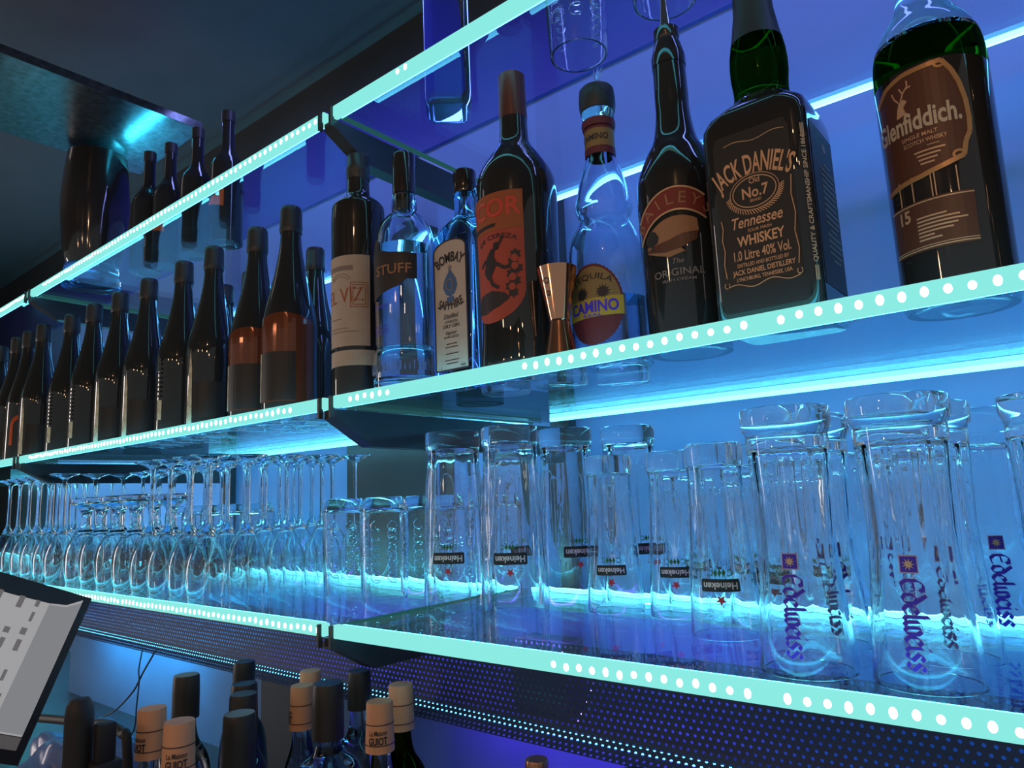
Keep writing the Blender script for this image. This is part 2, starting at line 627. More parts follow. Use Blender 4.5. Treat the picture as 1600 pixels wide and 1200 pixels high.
# brackets: tapered arm, front clips
BR = {'top': Z3, 'middle': Z2, 'bottom': Z1}
for side, x in (('near', -.811), ('far', -2.09)):
    for lev, z in BR.items():
        where = {'near': 'at the pane gap near the gin bottle', 'far': 'near the left edge'}[side]
        t = thing('shelf_bracket', f'black tapered steel bracket under the {lev} shelf, {where}', 'shelf bracket', x, .6, z)
        bm = bmesh.new()
        prof_yz = [(-.002, -.010), (-.002, -.022), (.064, -.060), (.20, -.062), (.545, -.066), (.545, -.010)]
        a = [bm.verts.new((-.012, y, zz)) for y, zz in prof_yz]
        b = [bm.verts.new((.012, y, zz)) for y, zz in prof_yz]
        bm.faces.new(a); bm.faces.new(b[::-1])
        for k in range(len(a)):
            k2 = (k + 1) % len(a)
            bm.faces.new((a[k], a[k2], b[k2], b[k]))
        finish('arm', bm, M['black_steel'], t, False)
        for s in (-.014, .012):
            box('clip', s - .002, -.011, -.022, s + .002, -.004, .008, M['black_steel'], t)

# glass shelves with front light strips, diodes, back light strip
diode_bm = bmesh.new()
bmesh.ops.create_uvsphere(diode_bm, u_segments=10, v_segments=6, radius=1.0, matrix=Matrix.Diagonal((.0030, .0012, .0038, 1)))
diode_mesh = finish('diode', diode_bm, M['diode'])
_dm = diode_mesh.data
bpy.data.objects.remove(diode_mesh)
SECT = [('left', -3.9, -2.097), ('middle', -2.083, -.820), ('right', -.802, .75)]
NOTE = {('left', 'top'): 'carrying nothing in view', ('middle', 'top'): 'with dark bottles and a tall vase',
        ('right', 'top'): 'with upturned tumblers', ('left', 'middle'): 'at the far left',
        ('middle', 'middle'): 'under the champagne and wine bottles', ('right', 'middle'): 'carrying the whiskey and liqueur bottles',
        ('left', 'bottom'): 'at the far left end', ('middle', 'bottom'): 'crowded with upturned wine glasses',
        ('right', 'bottom'): 'with upturned beer glasses'}
# runs of diodes that show through the strip: (start, end, height offset)
DIODES = {('middle', 'top'): [(-1.98, -.845)], ('left', 'top'): [(-2.35, -2.12)], ('right', 'top'): [(-.655, -.645)],
          ('middle', 'middle'): [(-2.00, -1.30), (-1.28, -.90)], ('left', 'middle'): [], ('right', 'middle'): [(-.76, -.68), (-.46, -.21), (-.185, .07)],
          ('middle', 'bottom'): [(-1.75, -1.46), (-1.44, -.835)], ('left', 'bottom'): [], ('right', 'bottom'): [(-.44, -.245), (-.21, .07)]}
for lev, z in BR.items():
    for sec, x0, x1 in SECT:
        t = thing('glass_shelf', f'{lev} glass shelf, cyan lit edge, {sec} section, {NOTE[(sec, lev)]}', 'shelf', x0, .6, z)
        w = x1 - x0
        dep = .43 if lev == 'bottom' else .48
        box('glass_pane', 0, .006, -.004, w, dep, .004, M['shelf'], t)
        s = box('led_strip', 0, -.006, -.0085, w, .006, .0085, M['strip'], t, .0015)
        for e0 in (0, w - .0015):
            box('glowing_edge', e0, .008, -.0042, e0 + .0015, dep - .002, .0042, M['edge_glow'], t)
        for zz in (-.0085, .0045):
            box('inner_fill_strip', .01, .0062, zz, w - .01, .0068, zz + .004, M['inner_fill'], t)
        for a, b in DIODES[(sec, lev)]:
            n = int(round((b - a) / .0152)) + 1
            for k in range(n):
                d = bpy.data.objects.new('diode', _dm)
                COL.objects.link(d)
                d.parent = s
                d.location = (a - x0 + .0152 * k, -.0062, random.uniform(-.0012, .0012))
                d.scale = (1, 1, random.uniform(.85, 1.15))
        box('back_led_strip', .02, dep + .0005, -.003, w - .02, dep + .008, .004, M[{'top': 'back_led', 'middle': 'back_led_low', 'bottom': 'back_led_bottom'}[lev]], t)
TOP1 = Z1 + .004
TOP2 = Z2 + .004
TOP3 = Z3 + .004

# perforated fascia below the bottom shelf, bent forward at its lower edge
t = thing('perforated_fascia', 'dark perforated metal fascia with glowing holes below the bottom glass shelf', 'metal panel', -2.6, .75, -.305)
bm = bmesh.new()
uvl = bm.loops.layers.uv.new('UVMap')
profp = [(.0, .118), (0, .026), (-.004, .016), (-.012, .006), (-.024, .000)]
acc = 0.0
vals = []
for k, (y, z) in enumerate(profp):
    if k:
        acc += math.hypot(y - profp[k - 1][0], z - profp[k - 1][1])
    vals.append(acc)
NX = 26
rows = [[bm.verts.new((3.4 * k / NX, y, z)) for k in range(NX + 1)] for y, z in profp]
for i in range(len(profp) - 1):
    for k in range(NX):
        f = bm.faces.new((rows[i][k], rows[i][k + 1], rows[i + 1][k + 1], rows[i + 1][k]))
        for lp, (uu, vv) in zip(f.loops, ((3.4 * k / NX, vals[i]), (3.4 * (k + 1) / NX, vals[i]), (3.4 * (k + 1) / NX, vals[i + 1]), (3.4 * k / NX, vals[i + 1]))):
            lp[uvl].uv = (uu, vv)
finish('perforated_sheet', bm, M['perf'], t, True, 60)
box('edge_led_strip', 0, .006, .004, 3.4, .010, .010, M['niche_led'], t)
# dark junction box and a sagging purple light string behind the sheet
t = thing('junction_box', 'dark box seen through the perforated fascia', 'box', -.62, .80, -.30)
box('housing', -.045, 0, .004, .045, .05, .10, M['dark_wall'], t, .004)
for nm, pts, lab in (('light_string', [(-.555, .775, -.20), (-.52, .775, -.225), (-.515, .775, -.25), (-.535, .775, -.285)], 'purple light string hanging beside the dark box behind the fascia'),
                     ('light_string', [(-.80, .775, -.205), (-.77, .775, -.214), (-.745, .775, -.216), (-.71, .775, -.205)], 'purple light string sagging behind the fascia near the bracket')):
    t = thing(nm, lab, 'light string', 0, 0, 0)
    sp = spline(pts, 8)
    finish('wire', tube_bm(bmesh.new(), sp, .0012, 6), M['cable'], t)
    for p in sp[::3]:
        b = bmesh.new()
        bmesh.ops.create_icosphere(b, subdivisions=1, radius=.003, matrix=Matrix.Translation(p + Vector((0, -.006, 0))))
        finish('bulb', b, M['purple_diode'], t)
# board added to keep the plinth light and the niche light apart
tag(box('trim_6', -2.6, .765, -.303, .8, .921, -.297, M['niche_board']), kind='structure')
tag(box('trim_7', -2.6, .92, -.56, .8, .94, Z1 - .012, M['niche_board']), kind='structure')
tag(box('trim_8', -1.44, .885, -.559, -1.27, .919, -.305, M['dark_wall']), kind='structure')
# counter below
CT = -.56
tag(box('back_counter', -4.6, .25, CT - .04, 1.6, WY - .001, CT, M['black_steel'], None, .003), 'dark back bar counter under the shelves holding the spirit bottles', 'counter')

# ------------------------------------------------------------------ drinking glasses (all stand upside down)
def tumbler_bm(outer, wall, base_z, seg=48, flutes=0, depth=.0):
    """outer: (r, z) from rim (z=0) up to the closed end; solid above base_z"""
    top = outer[-1][1]
    inner = [(max(r - wall, .001), z) for r, z in outer if z < base_z - .004]
    ri = rad_at(outer, base_z - .004) - wall
    inner += [(ri * .97, base_z - .003), (ri * .8, base_z - .0005), (ri * .4, base_z + .0008)]
    pts = [(0, base_z + .001)] + inner[::-1] + outer + [(outer[-1][0] * .92, top + .0012), (0, top + .0006)]
    bm = lathe(pts, seg)
    if flutes:
        # moulded vertical panels pressed into the inner face, deeper towards the heavy base
        n_in = 4 + len([1 for r, z in outer if z < base_z - .004])
        for v in bm.verts:
            r = math.hypot(v.co.x, v.co.y)
            if r < 1e-5 or v.co.z > base_z - .002:
                continue
            ro = rad_at(outer, min(max(v.co.z, 0), outer[-1][1]))
            if ro - r > wall * .5:
                a = math.atan2(v.co.y, v.co.x)
                k = min(1, max(0, (v.co.z - .25 * base_z) / (.6 * base_z)))
                q = 1 - depth * k * (.5 + .5 * math.cos(flutes * a)) / r
                v.co.x *= q
                v.co.y *= q
    return bm


def make_wine_glass():
    t = thing('wine_glass', 'wine glass', 'wine glass', 0, 0, 0)
    o = smooth_profile([(.0325, 0), (.0352, .025), (.0365, .050), (.0335, .070), (.0255, .092), (.0125, .116), (.0058, .132)], 5)
    i = [(r - .0011, z) for r, z in o if z < .112]
    pts = [(0, .120), (.006, .117)] + i[::-1] + o + [(0, .1325)]
    finish('bowl', lathe(pts, 40), M['clear'], t)
    finish('stem', lathe([(0, .1327), (.0055, .1327), (.0042, .145), (.0036, .19), (.0040, .235), (.0060, .2485), (0, .2485)], 20), M['clear'], t)
    finish('foot', lathe([(0, .2487), (.0062, .2487), (.014, .2545), (.033, .2600), (.0355, .2612), (.0357, .2622), (.0345, .2630), (0, .2634)], 40), M['clear'], t)
    return t


WG = make_wine_glass()
SP = .0765
first = True
ncol, nrow = 4, 5
for r in range(nrow):
    for c in range(ncol):
        x = -1.287 - SP * c + r * .012 + random.uniform(-.002, .002)
        y = .676 + r * .0755 + random.uniform(-.002, .002)
        rowt = ['front', 'second', 'third', 'fourth', 'rearmost'][r]
        colt = ['at the right end', 'second from the right', 'third from the right', 'fourth from the right'][c]
        place(WG, first, x, y, TOP1, 0, f'upturned wine glass {colt}, {rowt} row, block beside the tumblers', 'upturned wine glasses on the bottom shelf')
        first = False
LEFTG = [-2.006, -2.083, -2.178, -2.256, -2.336, -2.42]
for r in range(3):
    for c, x in enumerate(LEFTG):
        rowt = ['front', 'middle', 'back'][r]
        colt = ['at the right end', 'second from the right', 'third from the right', 'third from the left', 'second from the left', 'at the left end'][c]
        place(WG, False, x - .02 * r + random.uniform(-.002, .002), .676 + r * .078, TOP1, 0,
              f'upturned wine glass {colt}, {rowt} row, far left cluster', 'upturned wine glasses on the bottom shelf')
for r in range(2):
    for c in range(5):
        rowt = ['nearer', 'farther'][r]
        place(WG, False, -1.62 - .082 * c - .041 * r, .842 + r * .063, TOP1, 0,
              f'upturned wine glass, {ORD[c]} from right, {rowt} row behind the short-stemmed goblets', 'upturned wine glasses on the bottom shelf')


def make_goblet():
    t = thing('beer_goblet', 'goblet', 'goblet', 0, 0, 0)
    o = smooth_profile([(.0375, 0), (.0405, .03), (.0415, .055), (.0375, .085), (.0260, .108), (.0135, .124)], 5)
    i = [(r - .0018, z) for r, z in o if z < .110]
    pts = [(0, .114), (.010, .112)] + i[::-1] + o + [(0, .1242)]
    finish('bowl', lathe(pts, 40), M['clear'], t)
    finish('stem', lathe([(0, .1244), (.0130, .1244), (.0105, .132), (.0098, .150), (.0120, .166), (.0200, .176), (0, .176)], 28), M['clear'], t)
    finish('foot', lathe([(0, .1762), (.0215, .1762), (.0330, .1830), (.0350, .1880), (.0345, .1950), (.0300, .1985), (0, .1975)], 40), M['clear'], t)
    return t


GB = make_goblet()
for c, x in enumerate((-1.602, -1.690, -1.778, -1.866)):
    place(GB, c == 0, x, .679, TOP1, 0, f'upturned short-stemmed beer goblet, {ORD[c]} from the right in the front row', 'upturned short-stemmed goblets')
for c, x in enumerate((-1.62, -1.71, -1.80, -1.89)):
    place(GB, False, x, .765, TOP1, 0, f'upturned short-stemmed beer goblet, {ORD[c]} from the right in the second row', 'upturned short-stemmed goblets')


def make_tumbler(relief=True):
    t = thing('water_tumbler', 'tumbler', 'tumbler', 0, 0, 0)
    outer = [(.0375, 0), (.0385, .004), (.0405, .05), (.0412, .10), (.0412, .142), (.0400, .152), (.0360, .163), (.0325, .169)]
    finish('tumbler_body', tumbler_bm(outer, .0028, .150), M['clear'], t)
    if relief:
        bm = bmesh.new()
        for a0 in (-118, -78, -38, 62, 142):
            mp = cyl_map(.0406, a0)
            pts = []
            for k in range(150):
                s = k / 149
                ph = s * 2 * PI * 7
                pts.append(mp(.0075 * math.sin(ph), .030 + .095 * s + .0055 * math.cos(ph), .0001))
            tube_bm(bm, pts, .0008, 5)
        finish('scroll_relief', bm, M['clear'], t)
    return t


TB = make_tumbler()
for k, (x, y, lab) in enumerate([
        (-1.0816, .833, 'upturned scroll-relief tumbler next to the wine glasses'),
        (-.9482, .812, 'front scroll-relief tumbler between the wine glasses and the tall beer glasses'),
        (-.9466, .905, 'upturned scroll-relief tumbler standing behind the front one'),
        (-.8600, .880, 'upturned scroll-relief tumbler seen through the first tall beer glass'),
        (-.8360, .985, 'upturned scroll-relief tumbler at the back in front of the purple corner')]):
    place(TB, k == 0, x, y, TOP1, face_cam(x, y) + .1 * k, lab, 'scroll-relief tumblers on the bottom shelf')
for k, x in enumerate((-2.03, -1.93, -1.83, -1.73, -1.63)):
    place(TB, False, x, .985, TOP1, .4 * k, f'upturned tumbler, {ORD[k]} from left, along the back wall behind the wine glasses', 'tumblers along the back wall')


def beer_label(t, prof, zl, w, hgt, a0):
    """upside-down banner with star and hop leaf, as on an upturned printed glass"""
    R = rad_at(prof, zl)
    mp = cyl_map(R, a0, prof)

    def flip(u, v, ww):
        return mp(-u, 2 * zl - v, ww)
    bm = bmesh.new()
    h2 = hgt / 2
    add_poly(bm, [(-w / 2, zl - h2), (w / 2, zl - h2), (w / 2 + .001, zl - h2 + .002), (w / 2 + .001, zl + h2 - .002), (w / 2, zl + h2), (-w / 2, zl + h2),
                  (-w / 2 - .001, zl + h2 - .002), (-w / 2 - .001, zl - h2 + .002)], flip, step=.004)
    b = finish('printed_banner', bm, M['banner'], t, False)
    bm = bmesh.new()
    add_text(bm, 'Heineken', 0, zl - hgt * .22, hgt * .52, flip, width=w * .9, bold=.025)
    finish('lettering', bm, M['white_print'], b, False)
    bm = bmesh.new()
    add_poly(bm, star_pts(0, zl + hgt * 1.15, .0062), flip, step=.004)
    finish('printed_star', bm, M['red_star'], t, False)
    bm = bmesh.new()
    zc = zl - hgt * .98
    for s in (-1, 0, 1):
        add_poly(bm, [(s * .0045, zc - .0045), (s * .0045 + .0022, zc), (s * .0045, zc + .0045), (s * .0045 - .0022, zc)], flip, step=.004)
    for s in (-1, 1):
        add_ring(bm, s * .0105, zc, .0036, .0036, .0009, flip, a0=.6, a1=5.6, n=14, lift=.0)
    finish('printed_leaf', bm, M['green_print'], t, False)


def make_beer_glass(tall):
    t = thing('beer_glass', 'beer glass', 'beer glass', 0, 0, 0)
    if tall:
        outer = [(.0470, 0), (.0480, .003), (.0468, .072), (.0440, .140), (.0405, .205), (.0395, .232), (.0415, .240), (.0422, .258), (.0410, .263)]
        bz = .238
        zl, w, hg = .078, .046, .0160
    else:
        outer = [(.0388, 0), (.0396, .003), (.0380, .040), (.0348, .082), (.0318, .135), (.0308, .180), (.0326, .192), (.0332, .208), (.0320, .2135)]
        bz = .190
        zl, w, hg = .058, .040, .0135
    finish('glass_body', tumbler_bm(outer, .0026, bz, 72, 8, .0022), M['clear'], t)
    # moulded arches: shallow panels running down from the heavy base
    bm = bmesh.new()
    mp_r = rad_at(outer, bz * .7)
    for k in range(6):
        mp = cyl_map(mp_r, 30 + 60 * k, outer)
        pts = [mp(.011 * math.cos(a), bz * .72 + .028 * math.sin(a), 0) for a in [PI * j / 14 for j in range(15)]]
        pts = [mp(.0125, bz * .30, 0)] + pts + [mp(-.0125, bz * .30, 0)]
        tube_bm(bm, pts, .0006, 5)
    finish('moulded_arches', bm, M['clear'], t)
    beer_label(t, outer, zl, w, hg, -90)
    return t


BT = make_beer_glass(True)
BS = make_beer_glass(False)
TALL = [(-.7550, .785, -.25, 'tall upturned beer glass at the left end, with the dark pilaster showing through it'),
        (-.6566, .803, -.12, 'tall upturned beer glass second from the left, standing near the front'),
        (-.7420, .905, .45, 'tall upturned beer glass behind the gap between the first two tall ones'),
        (-.6350, .915, .3, 'tall upturned beer glass behind the second one, below the wall rail'),
        (-.5600, .980, .5, 'tall upturned beer glass at the back, right of the wall rail')]
for k, (x, y, d, lab) in enumerate(TALL):
    place(BT, k == 0, x, y, TOP1, face_cam(x, y) + d, lab, 'tall printed beer glasses')
SHORT = [(-.5360, .877, -.12, 'short upturned beer glass with a dark banner, leftmost of the front short ones'),
         (-.4414, .884, -.10, 'short upturned beer glass with a dark banner, between the leftmost and the nearest short ones'),
         (-.3389, .789, -.10, 'short upturned beer glass nearest to the front, with a red star'),
         (-.3300, .880, .35, 'short upturned beer glass right behind the nearest short one'),
         (-.4680, .985, .30, 'short upturned beer glass at the back between the first two short ones'),
         (-.3850, .985, .3, 'short upturned beer glass at the back behind the second short one'),
         (-.2900, .985, .4, 'short upturned beer glass at the back left of the wheat beer glasses')]
for k, (x, y, d, lab) in enumerate(SHORT):
    place(BS, k == 0, x, y, TOP1, face_cam(x, y) + d, lab, 'short printed beer glasses')

# broad-nib letter strokes: (polylines) on a unit x-height
NIB = {
    'E': ([[(.80, 1.42), (.30, 1.46), (.02, 1.05), (.02, .35), (.30, .0), (.80, .14)], [(.12, .78), (.68, .86)], [(.62, 1.45), (.80, 1.18)]], .98),
    'd': ([[(.10, 1.55), (.62, .80), (.62, .22), (.36, .0), (.04, .22), (.04, .72), (.34, .98), (.60, .78)]], .80),
    'e': ([[(.06, .44), (.58, .74), (.34, .99), (.04, .74), (.04, .24), (.32, .0), (.60, .20)]], .74),
    'l': ([[(.06, 1.55), (.06, .20), (.24, .0)]], .36),
    'w': ([[(.02, .92), (.06, .20), (.26, .0), (.44, .18), (.44, .96)], [(.44, .18), (.66, .0), (.86, .20), (.86, .80), (.66, 1.02)]], 1.04),
    'i': ([[(.04, .95), (.04, .20), (.22, .0)], [(.10, 1.33), (.16, 1.39)]], .36),
    's': ([[(.54, .84), (.28, 1.0), (.04, .76), (.50, .34), (.28, .0), (.0, .16)]], .68),
}


def add_nib_text(bm, s, u0, v0, x_h, mp, nib=.27, ang=38, lift=.0004, t=.0004, grow=0.0):
    """set s in broad-nib letters; the text runs along +u from u0"""
    nx, ny = math.cos(math.radians(ang)) * (nib + grow) / 2, math.sin(math.radians(ang)) * (nib + grow) / 2
    g = grow * .55
    x = 0
    for ch in s:
        lines, adv = NIB[ch]
        for pl in lines:
            for (a, b), (c, d) in zip(pl, pl[1:]):
                ln = math.hypot(c - a, d - b) or 1
                px, py = -(d - b) / ln * (.035 + g), (c - a) / ln * (.035 + g)
                ex, ey = (c - a) / ln * g, (d - b) / ln * g
                pts = [(a - nx - ex, b - ny - ey), (a + nx - ex, b + ny - ey), (c + nx + ex, d + ny + ey), (c - nx + ex, d - ny + ey)]
                area2 = sum(pts[i][0] * pts[(i + 1) % 4][1] - pts[(i + 1) % 4][0] * pts[i][1] for i in range(4))
                if abs(area2) < .04:
                    pts = [(a - nx * .5 - px, b - ny * .5 - py), (c + nx * .5 - px, d + ny * .5 - py), (c + nx * .5 + px, d + ny * .5 + py), (a - nx * .5 + px, b - ny * .5 + py)]
                add_poly(bm, [(u0 + (x + p) * x_h, v0 + q * x_h) for p, q in pts], mp, t, lift=lift)
        x += adv
    return x * x_h


def make_weizen():
    t = thing('wheat_beer_glass', 'wheat beer glass', 'beer glass', 0, 0, 0)
    outer = [(.0462, 0), (.0474, .003), (.0450, .030), (.0418, .062), (.0388, .100), (.0380, .122), (.0392, .160), (.0408, .190), (.0418, .205),
             (.0410, .2085), (.0425, .2125), (.0448, .2150), (.0455, .2200), (.0458, .2300), (.0445, .2345)]
    outer = [(r * .885, z) for r, z in outer]
    finish('glass_body', tumbler_bm(outer, .0027, .198, 80, 10, .0024), M['clear'], t)
    R = .0365
    base = cyl_map(R, -90, outer)

    def mp(u, v, w):        # u runs down the glass, v to the right
        return base(v, .098 - u, w)
    bm = bmesh.new()
    add_poly(bm, rect(-.0065, -.0065, .0065 + .001, .0075), mp, step=.004)
    sq = finish('printed_square', bm, M['pink_print'], t, False)
    bm = bmesh.new()
    add_poly(bm, rect(-.0056, -.0056, .0066, .0066), mp, step=.004, lift=.0003)
    finish('printed_field', bm, M['navy_print'], sq, False)
    bm = bmesh.new()
    add_poly(bm, star_pts(.0005, .0005, .0048, 9, .42), mp, lift=.0008)
    finish('printed_flower', bm, M['cream_print'], sq, False)
    bm = bmesh.new()
    add_nib_text(bm, 'Edelweiss', .0125, -.0066, .0109, mp, lift=.0003, grow=.05)
    o = finish('lettering_outline', bm, M['pink_print'], t, False)
    bm = bmesh.new()
    add_nib_text(bm, 'Edelweiss', .0125, -.0066, .0109, mp, lift=.0008)
    finish('lettering', bm, M['navy_print'], t, False)
    return t


WZ = make_weizen()
WZS = [(-.1227, .679, -.16, 'upturned wheat beer glass nearest to the camera, front right'),
       (-.2174, .677, -.22, 'upturned wheat beer glass at the front left of the wheat beer glasses'),
       (-.2300, .790, .35, 'upturned wheat beer glass behind the front left one'),
       (-.1199, .780, .06, 'upturned wheat beer glass right behind the nearest one'),
       (-.0900, .905, .10, 'upturned wheat beer glass in the back row, directly behind the nearest one'),
       (-.2050, .905, .5, 'upturned wheat beer glass in the back row, behind the front left pair')]
for k, (x, y, d, lab) in enumerate(WZS):
    place(WZ, k == 0, x, y, TOP1, face_cam(x, y) + d, lab, 'wheat beer glasses on the bottom shelf')


def make_medallion_glass():
    t = thing('wheat_beer_glass', 'medallion glass', 'beer glass', 0, 0, 0)
    outer = [(.0450, 0), (.0460, .003), (.0425, .05), (.0395, .10), (.0385, .13), (.0398, .17), (.0420, .200), (.0412, .208), (.0440, .216), (.0455, .222), (.0452, .233)]
    outer = [(r * .885, z) for r, z in outer]
    finish('glass_body', tumbler_bm(outer, .0027, .198, 80, 10, .0024), M['clear'], t)
    bm = bmesh.new()
    for k, (a, z) in enumerate([(-90, .165), (-110, .130), (-84, .095), (-60, .14), (-40, .10), (-130, .09), (-70, .055)]):
        mp = cyl_map(.0365, a, outer)
        for s in (1, .6):
            pts = [mp(.0095 * s * math.cos(q), z + .013 * s * math.sin(q), 0) for q in [2 * PI * j / 28 for j in range(29)]]
            tube_bm(bm, pts, .0010, 5)
    finish('medallion_relief', bm, M['clear'], t)
    return t


MG = make_medallion_glass()
for k, (x, y, lab) in enumerate([(-.018, .770, 'upturned wheat beer glass with round relief medallions at the right edge'),
                                 (.010, .880, 'upturned relief wheat beer glass behind the one at the right edge'),
                                 (.075, .690, 'upturned relief wheat beer glass just outside the right edge')][:2]):
    place(MG, k == 0, x, y, TOP1, face_cam(x, y) + .2 * k, lab, 'relief medallion beer glasses')

# ------------------------------------------------------------------ bottles on the middle shelf
def solid(prof):
    p = [(r, z) for r, z in prof]
    if p[0][0] > 1e-6:
        p = [(0, p[0][1] + .004), (p[0][0] * .55, p[0][1] + .003), (p[0][0] * .8, p[0][1])] + p
    if p[-1][0] > 1e-6:
        p = p + [(0, p[-1][1])]
    return p


def round_rect(w, d, r, n=6):
    pts = []
    for cx, cy, a0 in ((w / 2 - r, d / 2 - r, 0), (-w / 2 + r, d / 2 - r, 90), (-w / 2 + r, -d / 2 + r, 180), (w / 2 - r, -d / 2 + r, 270)):
        for k in range(n + 1):
            a = math.radians(a0 + 90 * k / n)
            pts.append((cx + r * math.cos(a), cy + r * math.sin(a)))
    return pts


def loft(sections, cap=True):
    """sections: list of (outline points, z) with equal counts"""
    bm = bmesh.new()
    rings = [[bm.verts.new((x, y, z)) for x, y in pts] for pts, z in sections]
    n = len(rings[0])
    for a, b in zip(rings, rings[1:]):
        for k in range(n):
            bm.faces.new((a[k], a[(k + 1) % n], b[(k + 1) % n], b[k]))
    if cap:
        bm.faces.new(rings[0][::-1])
        bm.faces.new(rings[-1])
    return bm


def square_whiskey():
    x, y = -.2048, .6685
    t = thing('whiskey_bottle', 'square whiskey bottle with a black label and gold lettering', 'bottle', x, y, TOP2)
    W = .0975
    n = 8
    secs = []
    for w, r, z in ((.090, .014, .0), (W, .013, .005), (W, .013, .190), (.0965, .014, .200), (.092, .020, .210), (.080, .028, .219), (.064, .030, .226), (.0585, .0291, .231)):
        secs.append((round_rect(w, w, r, n), z))
    finish('bottle_body', loft(secs), M['dark_glass'], t, True, 50)
    finish('bottle_neck', lathe([(0, .2313), (.0288, .2313), (.0272, .2350), (.0258, .241), (.0263, .252), (.0275, .262), (.0276, .274), (.0268, .286), (.0250, .296), (0, .296)]), M['neck_amber'], t)
    finish('screw_cap', lathe([(0, .2962), (.0252, .2962), (.0232, .306), (.0215, .318), (.0196, .330), (.0186, .352), (.0190, .356), (.0186, .392), (.0165, .395), (0, .395)]), M['black_cap'], t)
    F = -W / 2
    mp = flat_map((0, F, 0), (1, 0, 0), (0, 0, 1), (0, -1, 0), .0003)
    bm = bmesh.new()
    mp0 = mp
    mp = lambda u, v, w: mp0(u * .83, v, w)
    add_poly(bm, [(-.0425, .036), (.0425, .036), (.0425, .178), (.038, .186), (-.038, .186), (-.0425, .178)], mp)
    lab = finish('front_label', bm, M['black_paper'], t, False)
    bm = bmesh.new()
    add_text(bm, "JACK DANIEL'S", 0, .1430, .0185, mp, width=.082, arc=.075, bold=.02)
    add_text(bm, 'Old', .001, .1325, .0055, mp, bold=.01)
    add_text(bm, 'No.7', .001, .1195, .0100, mp, bold=.02)
    add_text(bm, 'BRAND', .001, .1150, .0026, mp)
    add_text(bm, 'Tennessee', 0, .0930, .0105, mp, width=.056, shear=.25, bold=.012)
    add_text(bm, 'SOUR MASH', .002, .0875, .0028, mp, width=.026)
    add_text(bm, 'WHISKEY', .002, .0755, .0092, mp, width=.052, bold=.025)
    add_text(bm, '1.0 Litre 40% Vol.', .002, .0625, .0090, mp, width=.062)
    add_text(bm, 'DISTILLED AND BOTTLED BY', .002, .0560, .0034, mp, width=.056)
    add_text(bm, 'JACK DANIEL DISTILLERY', .002, .0490, .0046, mp, width=.068, bold=.015)
    add_text(bm, 'LYNCHBURG, TENNESSEE, USA', .002, .0430, .0034, mp, width=.060)
    finish('lettering', bm, M['gold_print'], lab, False)
    bm = bmesh.new()
    add_ring(bm, 0, .1245, .0245, .0150, .0009, mp, n=40)
    add_ring(bm, 0, .1245, .0275, .0175, .0006, mp, n=40)
    for k in range(30):
        a = PI * (1.02 + .96 * k / 29)
        add_line(bm, [(.0275 * math.cos(a), .1245 + .0175 * math.sin(a)), (.0325 * math.cos(a + .12), .1245 + .0215 * math.sin(a + .12))], .0009, mp)
    finish('medallion', bm, M['gold_print'], lab, False)
    bm = bmesh.new()
    add_line(bm, [(-.040, .104), (-.0385, .096), (-.0405, .085), (-.0385, .074), (-.0405, .062), (-.039, .048)], .0008, mp)
    add_line(bm, [(.0405, .130), (.0385, .112), (.041, .095), (.0385, .078), (.041, .062), (.039, .048)], .0008, mp)
    sw = [(-.040 + .080 * k / 40, .0385 + .0022 * math.sin(k / 40 * 4 * PI)) for k in range(41)]
    add_line(bm, sw, .0007, mp)
    add_ring(bm, -.0395, .0415, .003, .003, .0007, mp, n=14, a0=2.2, a1=7)
    add_ring(bm, .0395, .0415, .003, .003, .0007, mp, n=14, a0=-4, a1=1)
    sw = [(-.030 + .068 * k / 30, .1755 + .0016 * math.sin(k / 30 * 3 * PI)) for k in range(31)]
    add_line(bm, sw, .0006, mp)
    finish('scroll_border', bm, M['gold_print'], lab, False)
    # side label, with the vertical motto on its front corner
    ms = flat_map((W / 2, 0, 0), (0, 1, 0), (0, 0, 1), (1, 0, 0), .0003)
    bm = bmesh.new()
    add_poly(bm, rect(-.034, .030, .035, .184), ms)
    sl = finish('side_label', bm, M['black_paper'], t, False)
    bm = bmesh.new()
    q2 = .5 ** .5
    mc = flat_map((W / 2 - .013 + .013 * q2, -W / 2 + .013 - .013 * q2, 0), (q2, q2, 0), (0, 0, 1), (q2, -q2, 0), .0004)
    add_text(bm, 'QUALITY & CRAFTSMANSHIP SINCE 1866', .0016, .106, .0040, mc, width=.118, rot=PI / 2, bold=.02)
    for dv in (.028, .160):
        for k in (-1, 0, 1):
            add_line(bm, [(k * .0013, dv + .003), (k * .0013, dv + .016)], .0006, mc)
    finish('motto', bm, M['cream_print'], sl, False)
    bm = bmesh.new()
    for k in range(17):
        w = .022 if k not in (0, 11, 16) else .012
        add_line(bm, [(.010 - w, .150 - .0058 * k), (.010 + w * random.uniform(.7, 1), .150 - .0058 * k)], .0016, ms)
    add_poly(bm, star_pts(.006, .168, .006, 7, .6), ms, lift=.0003)
    finish('small_print', bm, M['grey_print'], sl, False)
    return t


square_whiskey()

# single malt bottle, clear glass with amber spirit
GFP = [(.0415, 0), (.0440, .006), (.0440, .037), (.0447, .141), (.0450, .210), (.0434, .238), (.0382, .256), (.0296, .270), (.0222, .283), (.0188, .296)]


